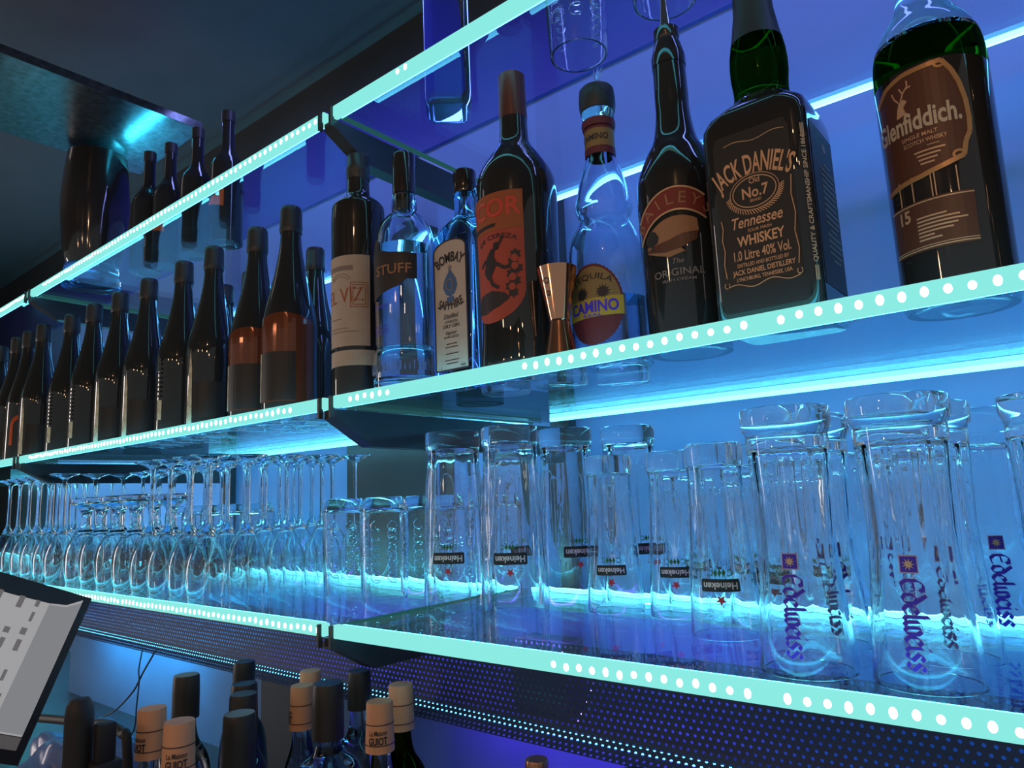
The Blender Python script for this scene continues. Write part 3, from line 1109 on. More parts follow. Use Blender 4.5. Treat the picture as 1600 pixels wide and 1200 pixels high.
def malt_bottle(x, y, label, with_label, rz):
    t = thing('malt_whisky_bottle', label, 'bottle', x, y, TOP2, rz)
    pr = smooth_profile(GFP, 5)
    low = [p for p in pr if p[1] <= .2125]
    mid = [p for p in pr if .2125 < p[1] <= .243]
    hi = [p for p in pr if p[1] >= .243]
    finish('bottle_body', lathe(solid(low), 56), M['brown_glass'], t)
    finish('whisky_fill', lathe([(0, low[-1][1] + .0003), (low[-1][0], low[-1][1] + .0003)] + mid + [(0, mid[-1][1])], 56), M['neck_amber'], t)
    finish('bottle_shoulder', lathe([(0, hi[0][1] + .0004), (hi[0][0], hi[0][1] + .0004)] + hi + [(.0172, .320), (0, .320)], 48), M['clear_thick'], t)
    finish('neck_capsule', lathe([(0, .3204), (.0196, .3204), (.0196, .385), (.0186, .388), (0, .388)]), M['black_cap'], t)
    if not with_label:
        return t
    mp0 = cyl_map(.0450, -90, pr)
    mp = lambda u, v, w: mp0(u * .88, v, w)
    bm = bmesh.new()
    # shield
    pts = [(-.046, .190), (-.030, .200), (-.012, .204), (.010, .205), (.022, .206), (.029, .196), (.034, .184), (.0375, .168), (.0385, .152), (.0375, .140),
           (.033, .132), (.030, .120), (.022, .117), (.012, .114), (-.006, .110), (-.030, .108), (-.046, .106)]
    add_poly(bm, pts, mp, step=.006)
    sh = finish('shield_label', bm, M['brown_print'], t, False)
    bm = bmesh.new()
    add_text(bm, 'Glenfiddich.', -.008, .152, .0170, mp, width=.082, bold=.028)
    finish('lettering', bm, M['cream_print'], sh, False)
    bm = bmesh.new()
    add_text(bm, 'SINGLE MALT', -.004, .1445, .0034, mp, width=.032)
    add_text(bm, 'SCOTCH WHISKY', .000, .1385, .0036, mp, width=.038)
    add_line(bm, [(.002, .1352), (.012, .1352)], .0006, mp)
    for k, w in enumerate((.026, .020, .016, .012)):
        add_line(bm, [(-.002 - w * .3, .131 - .0036 * k), (-.002 + w * .7, .131 - .0036 * k)], .0014, mp)
    finish('small_print', bm, M['gold_print'], sh, False)
    bm = bmesh.new()
    # stag's head mark: neck, muzzle and antler strokes
    add_poly(bm, [(-.022, .168), (-.012, .169), (-.014, .176), (-.010, .180), (-.013, .183), (-.018, .181), (-.020, .176)], mp, lift=.0005)
    for pl in ([(-.016, .182), (-.013, .188), (-.008, .193), (-.008, .198)], [(-.013, .188), (-.016, .194)], [(-.018, .182), (-.022, .187), (-.024, .193)], [(-.010, .191), (-.005, .192)]):
        add_line(bm, pl, .0013, mp)
    finish('stag_emblem', bm, M['gold_print'], sh, False)
    bm = bmesh.new()
    add_line(bm, pts, .0042, mp, .0009)
    add_ring(bm, .020, .2035, .0050, .0040, .0022, mp, .0009, n=16)
    add_ring(bm, .026, .121, .0055, .0045, .0022, mp, .0009, n=16)
    finish('scroll_border', bm, M['gold_edge'], sh, False)
    bm = bmesh.new()
    add_poly(bm, [(-.046, .046), (.0335, .046), (.034, .090), (-.046, .090)], mp, step=.006)
    lo = finish('lower_label', bm, M['brown_print'], t, False)
    bm = bmesh.new()
    add_text(bm, '15', -.028, .0745, .0105, mp, bold=.03)
    for k, w in enumerate((.026, .036, .042, .034, .030, .014, .020)):
        add_line(bm, [(-.016, .0745 - .0032 * k), (-.016 + w, .0745 - .0032 * k)], .0013, mp)
    add_line(bm, [(-.046, .0480), (.0335, .0480)], .0010, mp)
    add_line(bm, [(-.046, .0500), (.0335, .0500)], .0006, mp)
    add_line(bm, [(-.046, .0880), (.034, .0880)], .0010, mp)
    for u in (-.030, -.016, .001, .004, .022):
        add_line(bm, [(u, .090), (u, .112)], .0010, mp)
    finish('lettering', bm, M['gold_print'], lo, False)
    return t


malt_bottle(-.0665, .702, 'round-shouldered malt whisky bottle with a scroll-edged brown shield label', True, face_cam(-.0665, .702) - .22)
malt_bottle(.052, .700, 'dark bottle cut off by the right edge, right of the malt whisky', False, 0)


def cream_liqueur():
    x, y = -.3135, .699
    t = thing('cream_liqueur_bottle', 'dark cream liqueur bottle with a red banner label and a metal pourer', 'bottle', x, y, TOP2, face_cam(x, y) - .18)
    pr = smooth_profile([(.0415, 0), (.0430, .006), (.0450, .080), (.0466, .130), (.0462, .180), (.0440, .200), (.0340, .225), (.0240, .245), (.0192, .275), (.0188, .300), (.0182, .333)], 5)
    finish('bottle_body', lathe(solid(pr), 56), M['dark_glass'], t)
    finish('neck_collar', lathe([(0, .3332), (.0190, .3332), (.0192, .345), (.0150, .362), (.0132, .366), (.0145, .370), (.0145, .380), (0, .380)]), M['brown_glass'], t)
    finish('pour_spout', lathe([(0, .3802), (.0075, .3802), (.0058, .396), (.0042, .412), (.0038, .421), (0, .421)], 24), M['steel'], t)
    mp = cyl_map(.0464, -90, pr)
    # arched banner
    bm = bmesh.new()

    def arch(u):
        return .146 - 12.0 * (u - .004) ** 2
    us = [-.044 + .078 * k / 24 for k in range(25)]
    add_poly(bm, [(u, arch(u)) for u in us] + [(u, arch(u) + .024) for u in us[::-1]], mp, step=.005)
    bn = finish('banner_label', bm, M['dark_red_print'], t, False)
    bm = bmesh.new()
    for k, ch in enumerate('BAILEYS'):
        u = -.036 + .0115 * k
        add_text(bm, ch, u, arch(u) + .0065, .0125, mp, rot=-24 * (u - .004), bold=.0)
    finish('lettering', bm, M['tan_print'], bn, False)
    bm = bmesh.new()
    add_line(bm, [(u, arch(u) + .0245) for u in us], .0018, mp, .0008)
    add_line(bm, [(u, arch(u) - .0006) for u in us], .0018, mp, .0008)
    finish('gold_edge', bm, M['gold_print'], bn, False)
    # landscape picture
    bm = bmesh.new()
    us = [-.034 + .058 * k / 20 for k in range(21)]
    add_poly(bm, [(u, arch(u) - .007) for u in us] + [(.025, .122), (.022, .112), (.006, .104), (.010, .100), (-.006, .096), (-.022, .101), (-.034, .106)], mp, step=.005)
    pic = finish('picture_label', bm, M['tan_print'], t, False)
    bm = bmesh.new()
    add_poly(bm, [(-.0335, .113), (-.033, .124), (-.028, .129), (-.021, .127), (-.017, .120), (-.019, .114), (-.024, .112), (-.0245, .107), (-.027, .107), (-.027, .112)], mp, step=.005, lift=.0004)
    finish('painted_tree', bm, M['black_paper'], pic, False)
    bm = bmesh.new()
    add_poly(bm, [(-.034, .109), (-.020, .112), (-.006, .114), (.008, .119), (.025, .121), (.021, .111), (.006, .104), (-.010, .1015), (-.034, .107)], mp, step=.005, lift=.0004)
    finish('painted_fields', bm, M['brown_print'], pic, False)
    bm = bmesh.new()
    add_text(bm, 'The', .002, .0880, .0055, mp, shear=.3)
    add_text(bm, 'ORIGINAL', .001, .0755, .0075, mp, width=.055)
    add_text(bm, 'IRISH CREAM', .001, .0695, .0030, mp, width=.036)
    finish('small_print', bm, M['grey_print'], t, False)


cream_liqueur()


def tequila():
    x, y = -.4080, .694
    t = thing('tequila_bottle', 'waisted clear tequila bottle with an oval yellow label', 'bottle', x, y, TOP2, face_cam(x, y) - .42)
    o = smooth_profile([(.0440, 0), (.0462, .006), (.0462, .090), (.0455, .132), (.0400, .153), (.0312, .170), (.0300, .176), (.0325, .184), (.0335, .192), (.0300, .212), (.0240, .235), (.0185, .252), (.0170, .262), (.0170, .296)], 5)
    i = [(r - .0035, z) for r, z in o if z > .012]
    pts = [(0, .011), (.036, .011)] + i + o[::-1][:-1] + [(.044, 0), (.036, .002), (0, .004)]
    finish('bottle_body', lathe(pts, 56), M['clear_thick'], t)
    li = [(r - .0040, z) for r, z in o if .013 < z < .082]
    finish('tequila_fill', lathe([(0, .0118)] + [(.036, .0118)] + li + [(0, li[-1][1])], 48), M['gin_blue'], t)
    mn = cyl_map(.0173, -90)
    bm = bmesh.new()
    add_poly(bm, rect(-.052, .258, .052, .288), mn, step=.004)
    nl = finish('neck_label', bm, M['ochre_paper'], t, False)
    bm = bmesh.new()
    add_text(bm, 'CAMINO', 0, .2715, .0075, mn, width=.036, bold=.02)
    finish('neck_lettering', bm, M['dark_print'], nl, False)
    bm = bmesh.new()
    add_poly(bm, rect(-.0525, .2545, .0525, .2635), mn, step=.004, lift=.0004)
    add_poly(bm, rect(-.0525, .2865, .0525, .2895), mn, step=.004, lift=.0004)
    finish('neck_band', bm, M['maroon_paper'], nl, False)
    finish('neck_ring', lathe([(.0172, .2905), (.0195, .2905), (.0205, .296), (.0200, .300), (.0172, .300)], 40, True), M['maroon_paper'], t)
    finish('stopper_collar', lathe([(0, .3003), (.0185, .3003), (.0195, .306), (.0195, .313), (0, .313)]), M['clear'], t)
    finish('stopper', lathe([(0, .3133), (.0208, .3133), (.0220, .320), (.0222, .330), (.0210, .342), (.0185, .345), (0, .345)]), M['black_cap'], t)
    bm = bmesh.new()
    for k in range(5):
        a = -.5 + .22 * k
        tube_bm(bm, [(.004 * math.sin(a), 0, .344), (.006 * math.sin(a) + .001, .002 * (k % 2), .356), (.013 * math.sin(a) + .005, .003 * (k % 2), .372)], [.0022, .0020, .0006], 6)
    finish('feather_tuft', bm, M['clear'], t)
    mp = cyl_map(.0462, -90, o)
    bm = bmesh.new()
    add_poly(bm, [(.0345 * math.cos(a) * (1 + .03 * (k % 2)), .064 + .0455 * math.sin(a) * (1 + .03 * (k % 2))) for k, a in enumerate([2 * PI * j / 96 for j in range(96)])], mp, step=.006)
    ol = finish('oval_label', bm, M['maroon_paper'], t, False)
    bm = bmesh.new()
    add_poly(bm, ellipse(0, .064, .0325, .0430, 48, .10, PI - .10), mp, step=.006, lift=.0004)
    finish('label_sky', bm, M['ochre_paper'], ol, False)
    bm = bmesh.new()
    for cu in (-.012, .013):
        add_poly(bm, star_pts(cu, .0765, .0085, 13, .6), mp, lift=.0008)
    finish('agave_print', bm, M['dark_print'], ol, False)
    bm = bmesh.new()
    add_poly(bm, [(-.0345, .048), (.0345, .050), (.0345, .0715), (-.0345, .0695)], mp, step=.006, lift=.0008)
    finish('yellow_band', bm, M['yellow_paper'], ol, False)
    bm = bmesh.new()
    add_text(bm, 'CAMINO', .0, .0545, .0125, mp, width=.058, bold=.03, lift=.0017)
    add_text(bm, 'REAL', 0, .0495, .0030, mp, width=.022, lift=.0017)
    finish('lettering', bm, M['navy_print'], ol, False)
    bm = bmesh.new()
    add_text(bm, 'TEQUILA', 0, .0925, .0066, mp, width=.048, arc=.040, bold=.01, lift=.0012)
    finish('arched_lettering', bm, M['dark_print'], ol, False)


tequila()


def jigger():
    t = thing('jigger', 'copper double cone jigger standing in front of the tequila bottle', 'jigger', -.4345, .628, TOP2, .6)
    up = [(.0112, .048), (.0135, .058), (.0225, .106), (.0228, .1075), (.0218, .1075), (.0205, .104), (.0115, .058), (0, .054)]
    lo = [(0, .046), (.0112, .046), (.0128, .036), (.0205, .0), (.0195, .0), (.0115, .034), (0, .040)]
    finish('large_cup', lathe([(0, .048)] + up, 48), M['copper'], t)
    finish('small_cup', lathe(lo, 48), M['copper'], t)
    finish('waist_ring', lathe([(0, .0462), (.0116, .0462), (.0120, .047), (.0116, .0478), (0, .0478)], 36), M['copper'], t)
    mp = cyl_map(.0185, -128, [(.0112, .046), (.0135, .058), (.0225, .106)])
    bm = bmesh.new()
    for z, r in ((.090, .0035), (.076, .0028)):
        add_ring(bm, 0, z, r, r, .0007, mp, n=18)
    finish('engraving', bm, M['dark_print'], t, False)


jigger()


def red_label_bottle():
    x, y = -.5123, .660
    t = thing('liqueur_bottle', 'big dark bottle with a red picture label and long brown neck', 'bottle', x, y, TOP2, face_cam(x, y) - .78)
    pr = smooth_profile([(.0490, 0), (.0505, .008), (.0492, .030), (.0480, .061), (.0495, .150), (.0505, .225), (.0465, .253), (.0345, .275), (.0205, .296), (.0182, .312), (.0178, .330)], 5)
    finish('bottle_body', lathe(solid(pr), 56), M['dark_glass'], t)
    finish('neck_capsule', lathe([(0, .3302), (.0180, .3302), (.0182, .335), (.0172, .385), (.0172, .390), (.0150, .392), (0, .392)]), M['red_foil'], t)
    mp = cyl_map(.049, -90, pr)
    bm = bmesh.new()
    pts = [(-.045, .215), (.045, .215), (.045, .098)] + [(.045 * math.cos(a), .098 - .040 * math.sin(a)) for a in [PI * k / 20 for k in range(1, 20)]] + [(-.045, .098)]
    add_poly(bm, pts, mp, step=.006)
    lb = finish('front_label', bm, M['red_paper'], t, False)
    bm = bmesh.new()
    add_poly(bm, rect(-.045, .168, .045, .215), mp, step=.006, lift=.0004)
    finish('label_header', bm, M['orange_paper'], lb, False)
    bm = bmesh.new()
    add_text(bm, 'LICOR', .0, .1850, .0215, mp, width=.086, bold=.02, lift=.0012)
    finish('lettering', bm, M['vivid_red_print'], lb, False)
    bm = bmesh.new()
    add_poly(bm, [(-.040, .172), (.010, .173), (.012, .177), (-.040, .177)], mp, step=.006, lift=.0009)
    add_text(bm, 'DE CEREZA', .010, .1585, .0055, mp, width=.054, arc=.06, lift=.0008)
    # leaping figure
    add_poly(bm, [(-.010, .120), (-.004, .138), (.004, .147), (.009, .146), (.007, .137), (.011, .127), (.004, .116), (-.004, .110)], mp, step=.006, lift=.0006)
    add_poly(bm, ellipse(.011, .149, .0042, .005, 14), mp, lift=.0006)
    for pl, w in (([(.006, .143), (.016, .152), (.020, .160)], .0030), ([(.010, .128), (.020, .121), (.029, .122)], .0042), ([(-.002, .118), (.003, .104), (.012, .098)], .0042), ([(-.006, .135), (-.016, .128)], .003)):
        add_line(bm, pl, w, mp, lift=.0006)
    add_poly(bm, [(-.036, .084), (-.020, .094), (.002, .096), (.020, .091), (.026, .084), (.012, .076), (-.012, .070), (-.032, .074)], mp, step=.006, lift=.0006)
    finish('printed_figure', bm, M['dark_print'], lb, False)
    bm = bmesh.new()
    for u, v in ((.034, .136), (.031, .127), (.036, .119), (.029, .113), (.033, .104), (.027, .098), (.030, .090)):
        add_poly(bm, star_pts(u, v, .0072, 6, .62), mp, lift=.0006)
    finish('printed_leaves', bm, M['dark_print'], lb, False)
    bm = bmesh.new()
    for u, v in ((.033, .131), (.033, .1215), (.030, .1085), (.029, .097)):
        add_poly(bm, ellipse(u, v, .0042, .0046, 14), mp, lift=.0012)
    finish('printed_cherries', bm, M['red_paper'], lb, False)


red_label_bottle()


def gin_bottle():
    x, y = -.6065, .668
    t = thing('gin_bottle', 'pale blue square-shouldered gin bottle with a tall arched grey label', 'bottle', x, y, TOP2)
    secs = []
    for w, d, r, z in ((.074, .062, .010, 0), (.078, .066, .010, .004), (.078, .066, .010, .190), (.075, .063, .012, .197), (.062, .056, .018, .212), (.046, .046, .0226, .222), (.036, .036, .0179, .227), (.033, .033, .0164, .229), (.030, .030, .0149, .236), (.029, .029, .0144, .262)):
        secs.append((round_rect(w, d, r, 6), z))
    finish('bottle_body', loft(secs), M['gin_blue'], t, True, 35)
    finish('screw_cap', lathe([(0, .2622), (.0152, .2622), (.0156, .264), (.0156, .292), (.0145, .295), (0, .295)]), M['brown_glass'], t)
    F = -.033
    mp = flat_map((0, F, 0), (1, 0, 0), (0, 0, 1), (0, -1, 0), .0003)
    bm = bmesh.new()
    arch = [(.0285 * math.cos(a), .176 + .0135 * math.sin(a)) for a in [PI * k / 16 for k in range(17)]]
    outline = [(-.0285, .018), (.0285, .018)] + arch
    add_poly(bm, outline, mp)
    lb = finish('front_label', bm, M['cream_paper'], t, False)
    bm = bmesh.new()
    add_line(bm, outline + [outline[0]], .0020, mp)
    add_text(bm, 'BOMBAY', 0, .1600, .0125, mp, width=.044, arc=.034, bold=.03)
    add_text(bm, 'SAPPHIRE', 0, .0970, .0110, mp, width=.047, arc=-.060, bold=.03)
    add_text(bm, 'Distilled', 0, .0850, .0060, mp, width=.026, shear=.3)
    add_text(bm, 'LONDON', 0, .0790, .0032, mp, width=.022)
    add_text(bm, 'DRY GIN', 0, .0725, .0045, mp, width=.028, bold=.015)
    add_text(bm, 'Vapour', 0, .0640, .0048, mp, width=.020, shear=.3)
    add_text(bm, 'INFUSED', 0, .0590, .0030, mp, width=.026)
    for k, w in enumerate((.018, .022, .0, .022, .0, .024, .020)):
        if w:
            add_line(bm, [(-w / 2, .0515 - .0042 * k), (w / 2, .0515 - .0042 * k)], .0010, mp)
    add_text(bm, '1 L', -.020, .0205, .0032, mp)
    add_text(bm, '40%', .019, .0205, .0032, mp)
    finish('lettering', bm, M['dark_print'], lb, False)
    bm = bmesh.new()
    add_poly(bm, [(-.0100, .136), (.0, .150), (.0100, .136), (.0125, .127), (.0075, .117), (.0, .113), (-.0075, .117), (-.0125, .127)], mp, lift=.0005)
    add_poly(bm, [(-.0055, .106), (.0055, .106), (.0065, .113), (-.0065, .113)], mp, lift=.0005)
    cr = finish('jewel_crest', bm, M['sapphire_print'], lb, False)
    bm = bmesh.new()
    add_ring(bm, 0, .129, .0068, .0080, .0014, mp, n=20, lift=.001)
    add_poly(bm, star_pts(0, .152, .0045, 5, .5), mp, lift=.0005)
    finish('crest_ornament', bm, M['grey_print'], cr, False)


gin_bottle()


def vodka_bottle():
    x, y = -.7054, .648
    t = thing('vodka_bottle', 'round-shouldered clear bottle with a dark ribbon label and tall black stopper', 'bottle', x, y, TOP2, face_cam(x, y) - .48)
    o = smooth_profile([(.0430, 0), (.0448, .006), (.0455, .035), (.0450, .052), (.0422, .060), (.0415, .068), (.0422, .140), (.0425, .190), (.0405, .217), (.0360, .236), (.0255, .251), (.0160, .2585)], 6)
    i = [(max(r - .0045, .002), z) for r, z in o if z > .018]
    pts = [(0, .016), (.036, .017)] + i + [(.0125, .2610), (.0125, .284)] + [(.0172, .284), (.0176, .262)] + o[::-1][:-1] + [(.0430, 0), (.034, .002), (0, .004)]
    finish('bottle_body', lathe(pts, 56), M['clear_thick'], t)
    fill = [(r - .0004, z) for r, z in i if .019 < z < .206]
    finish('vodka_fill', lathe([(0, .0182), (.034, .0186)] + fill + [(0, fill[-1][1])], 48), M['clear_thick'], t)
    finish('stopper', lathe([(0, .262), (.0120, .262), (.0122, .285), (.0165, .286), (.0165, .344), (.0150, .347), (0, .347)]), M['brown_glass'], t)
    mp = cyl_map(.0425, -90, o)
    bm = bmesh.new()
    add_poly(bm, [(-.050, .192), (-.030, .198), (.000, .188), (.036, .186), (.036, .150), (.022, .150), (.010, .140), (-.010, .134), (-.034, .126), (-.050, .130)], mp, step=.006)
    rb = finish('ribbon_label', bm, M['black_paper'], t, False)
    bm = bmesh.new()
    add_poly(bm, ellipse(-.030, .200, .010, .012, 20), mp, step=.005)
    finish('round_seal', bm, M['black_paper'], rb, False)
    bm = bmesh.new()
    add_text(bm, 'STUFF', .001, .1580, .0135, mp, width=.054, bold=.005)
    finish('lettering', bm, M['tan_print'], rb, False)
    mb = cyl_map(.0425, -115, o)
    bm = bmesh.new()
    add_line(bm, [(-.016, .088), (.014, .088)], .0007, mb)
    add_text(bm, 'DISTILLED', 0, .0800, .0045, mb, width=.030)
    add_line(bm, [(-.016, .077), (.014, .077)], .0007, mb)
    add_text(bm, 'London', 0, .1130, .0060, mb, width=.028, shear=.3)
    finish('engraved_text', bm, M['navy_print'], t, False)
    bm = bmesh.new()
    for k in range(26):
        m2 = cyl_map(.0456, -170 + 7 * k, o)
        h = random.choice((.011, .013, .008))
        tube_bm(bm, [m2(0, .026, 0), m2(0, .026 + h, 0)], .0012, 5)
    finish('embossed_band', bm, M['clear'], t)


vodka_bottle()


def wine_bottle():
    x, y = -.8071, .648
    t = thing('wine_bottle', 'dark wine bottle with a cream label and narrow cream band', 'bottle', x, y, TOP2, face_cam(x, y) - .52)
    pr = smooth_profile([(.0370, 0), (.0387, .006), (.0388, .080), (.0396, .226), (.0394, .285), (.0365, .299), (.0250, .309), (.0180, .316), (.0168, .330), (.0166, .340)], 5)
    finish('bottle_body', lathe(solid(pr), 56), M['dark_glass'], t)
    finish('neck_capsule', lathe([(0, .3402), (.0172, .3402), (.0172, .352), (.0178, .353), (.0178, .360), (.0170, .362), (.0168, .378), (.0155, .380), (0, .380)]), M['foil'], t)
    mp = cyl_map(.0392, -90, pr)
    bm = bmesh.new()
    add_poly(bm, rect(-.040, .076, .036, .210), mp, step=.006)
    lb = finish('front_label', bm, M['cream_paper'], t, False)
    bm = bmesh.new()
    add_text(bm, 'EL VIZ', -.004, .1400, .0210, mp, width=.062, rot=.04, bold=.0)
    for d in (0, .0035):
        add_line(bm, [(.012 - d, .136 - d), (.029 + d, .136 - d), (.029 + d, .165 + d), (.012 - d, .165 + d), (.012 - d, .136 - d)], .0008, mp)
    finish('lettering', bm, M['orange_paper'], lb, False)
    bm = bmesh.new()
    add_poly(bm, [(-.032, .188), (.012, .187), (.012, .194), (-.032, .195)], mp, step=.006, lift=.0004)
    add_ring(bm, -.008, .166, .020, .017, .0008, mp, a0=.5, a1=2.6, n=18)
    add_ring(bm, -.008, .166, .016, .013, .0008, mp, a0=.5, a1=2.6, n=18)
    for v, u0, u1 in ((.116, -.026, -.006), (.102, -.028, .004), (.097, -.028, .020)):
        add_line(bm, [(u0, v), (u1, v)], .0012, mp)
    finish('small_print', bm, M['grey_print'], lb, False)
    bm = bmesh.new()
    add_poly(bm, rect(-.044, .048, .044, .070), mp, step=.006)
    finish('lower_band', bm, M['cream_paper'], t, False)


wine_bottle()

# champagne and sparkling wine bottles along the left of the middle shelf
CP = smooth_profile([(.0420, 0), (.0438, .006), (.0438, .100), (.0438, .148), (.0408, .172), (.0350, .197), (.0273, .229), (.0211, .262), (.0175, .290), (.0166, .312)], 5)


def champagne(kind):
    t = thing('champagne_bottle', 'champagne', 'bottle', 0, 0, 0)
    finish('bottle_body', lathe(solid(CP), 48), M['green_glass'], t)
    finish('foil_capsule', lathe([(0, .308), (.0178, .308), (.0186, .312), (.0190, .316), (.0184, .320), (.0180, .345), (.0172, .352), (.0150, .355), (0, .356)]), M['foil'], t)
    mp = cyl_map(.0438, -90, CP)
    if kind == 'copper':
        bm = bmesh.new()
        pts = [(-.056, .018), (.056, .018), (.056, .150)] + [(.056 - .112 * k / 12, .150 + .012 * math.sin(PI * k / 12)) for k in range(1, 12)] + [(-.056, .150)]
        add_poly(bm, pts, mp, step=.006)
        cl = finish('copper_label', bm, M['copper_label'], t, False)
        bm = bmesh.new()
        add_poly(bm, rect(-.040, .020, .024, .098), mp, step=.006, lift=.0005)
        bl = finish('black_label', bm, M['black_paper'], cl, False)
        bm = bmesh.new()
        add_poly(bm, rect(-.0485, .020, -.041, .098), mp, step=.004, lift=.0005)
        finish('cream_edge', bm, M['aged_paper'], cl, False)
    elif kind == 'band':
        bm = bmesh.new()
        add_poly(bm, [(-.038, .010), (-.024, .010), (-.026, .110), (-.030, .148), (-.034, .110)], mp, step=.004)
        finish('cream_label', bm, M['aged_paper'], t, False)
        bm = bmesh.new()
        add_poly(bm, rect(-.022, .020, .036, .085), mp, step=.006)
        finish('dark_label', bm, M['black_paper'], t, False)
    elif kind == 'bead':
        bm = bmesh.new()
        add_poly(bm, rect(-.038, .028, -.026, .066), mp, step=.004)
        finish('cream_label', bm, M['aged_paper'], t, False)
        bm = bmesh.new()
        for k in range(9):
            for s in (-.0345, -.0295):
                bmesh.ops.create_icosphere(bm, subdivisions=1, radius=.0024, matrix=Matrix.Translation(mp(s, .074 + .009 * k, .0012)))
        finish('bead_relief', bm, M['black_cap'], t)
    elif kind == 'arch':
        bm = bmesh.new()
        for k in range(18):
            a0, a1 = PI * k / 18, PI * (k + 1) / 18
            f = lambda a, r: (.022 * r * math.cos(a), .090 + .030 * r * math.sin(a))
            add_poly(bm, [f(a0, 1), f(a1, 1), f(a1, .62), f(a0, .62)], mp, step=.006)
        add_poly(bm, rect(.0136, .020, .022, .090), mp, step=.006)
        add_poly(bm, rect(-.022, .040, -.0136, .090), mp, step=.006)
        finish('orange_arch', bm, M['bright_orange'], t, False)
        bm = bmesh.new()
        add_poly(bm, [(.036, .010), (.046, .010), (.046, .100), (.041, .135), (.036, .100)], mp, step=.004)
        finish('cream_label', bm, M['aged_paper'], t, False)
    return t


GRP = 'sparkling wine bottles on the left of the middle shelf'
cc = champagne('copper')
place(cc, True, -.9928, .654, TOP2, face_cam(-.9928, .654) - .35, 'champagne bottle with copper and black label, directly left of the wine bottle', GRP)
place(cc, False, -1.116, .666, TOP2, face_cam(-1.116, .666) - .35, 'champagne bottle with copper and black label, second from the wine bottle', GRP)
cb = champagne('band')
for k, (x, y) in enumerate([(-1.2588, .660), (-1.5363, .660), (-1.6819, .660), (-2.105, .640), (-2.308, .64)]):
    lab = ['dark champagne bottle next to the second copper-labelled one', 'dark champagne bottle just left of the nearest beaded-relief bottle',
           'dark champagne bottle just right of the far pair of beaded-relief bottles', 'dark champagne bottle just left of the far pair of beaded-relief bottles',
           'dark champagne bottle directly left of the orange arch bottle'][k]
    place(cb, k == 0, x, y, TOP2, face_cam(x, y) - .22, lab, GRP)
cd2 = champagne('bead')
for k, (x, y) in enumerate([(-1.3787, .660), (-1.815, .655), (-1.955, .655)]):
    lab = ['champagne bottle with beaded relief nearest to the copper-labelled ones', 'champagne bottle with beaded relief, right one of the far left pair',
           'champagne bottle with beaded relief, left one of the far left pair'][k]
    place(cd2, k == 0, x, y, TOP2, face_cam(x, y) - .20, lab, GRP)
ca = champagne('arch')
place(ca, True, -2.212, .640, TOP2, face_cam(-2.212, .640) - .28, 'dark bottle with a bright orange arch on its label, far left', GRP)
cp = champagne('plain')
for k, (x, y) in enumerate([(-1.130, .800), (-1.350, .790), (-1.470, .80), (-1.65, .80), (-1.86, .80), (-2.46, .64)]):
    lab = ['unlabelled dark champagne bottle in the back row, left of the wine bottle', 'unlabelled dark champagne bottle in the back row, behind the second copper-labelled one',
           'unlabelled dark champagne bottle in the back row, third from the right', 'unlabelled dark champagne bottle in the back row, fourth from the right',
           'unlabelled dark champagne bottle in the back row, fifth from the right', 'unlabelled dark champagne bottle at the very left edge of the middle shelf'][k]
    place(cp, k == 0, x, y, TOP2, 0, lab, 'plain dark champagne bottles')
t = thing('liqueur_bottle', 'dark bottle mostly hidden behind the gin bottle, brown neck showing', 'bottle', -.722, .815, TOP2)
pr = smooth_profile([(.036, 0), (.0375, .006), (.0375, .190), (.033, .220), (.018, .245), (.0135, .262), (.0130, .330)], 5)
finish('bottle_body', lathe(solid(pr), 40), M['brown_glass'], t)
finish('screw_cap', lathe([(0, .3302), (.0140, .3302), (.0140, .352), (0, .353)], 32), M['red_foil'], t)

# ------------------------------------------------------------------ things on the top shelf, seen from below through the pane
t = thing('clear_bottle', 'big clear square bottle on the top shelf, seen through the glass', 'bottle', -.683, .722, TOP3, face_cam(-.683, .722))
secs = []
for w, d, r, z in ((.060, .060, .014, 0), (.068, .068, .016, .008), (.070, .070, .016, .02), (.070, .070, .016, .20), (.060, .060, .022, .225), (.034, .034, .0165, .245), (.030, .030, .0145, .29)):
    secs.append((round_rect(w, d, r, 6), z))
finish('bottle_body', loft(secs), M['gin_blue'], t, True, 40)
finish('screw_cap', lathe([(0, .2902), (.0165, .2902), (.0165, .315), (0, .316)]), M['black_cap'], t)
for k, (x, y, lab) in enumerate([(-.4562, .737, 'upturned tumbler on the top shelf above the tequila bottle'),
                                 (-.319, .717, 'upturned tumbler on the top shelf above the cream liqueur bottle')]):
    place(TB, False, x, y, TOP3, .3, lab, 'tumblers on the top shelf')
t = thing('glass_vase', 'tall smoky vase with a thick clear foot, left end of top shelf', 'vase', -1.945, .690, TOP3)
pr = smooth_profile([(.060, .055), (.066, .075), (.074, .14), (.080, .22), (.076, .30), (.070, .36)], 6)
finish('vase_body', lathe([(0, .055)] + pr + [(.066, .36)] + [(r - .005, z) for r, z in pr[::-1]][:-4] + [(0, .08)]), M['tan_glass'], t)
finish('vase_foot', lathe([(0, 0), (.066, 0), (.070, .004), (.070, .016), (.066, .02), (.062, .0545), (0, .0545)]), M['gin_blue'], t)
TOPB = [(-1.735, .735, 'band', 'dark bottle on the top shelf beside the vase'), (-1.655, .75, 'orange', 'dark bottle on the top shelf with an orange label corner, right of the vase'),
        (-1.54, .76, 'plain', 'dark plain bottle on the top shelf between the two orange-labelled ones'), (-1.42, .77, 'orange', 'dark bottle on the top shelf with an orange label, rightmost of its row')]
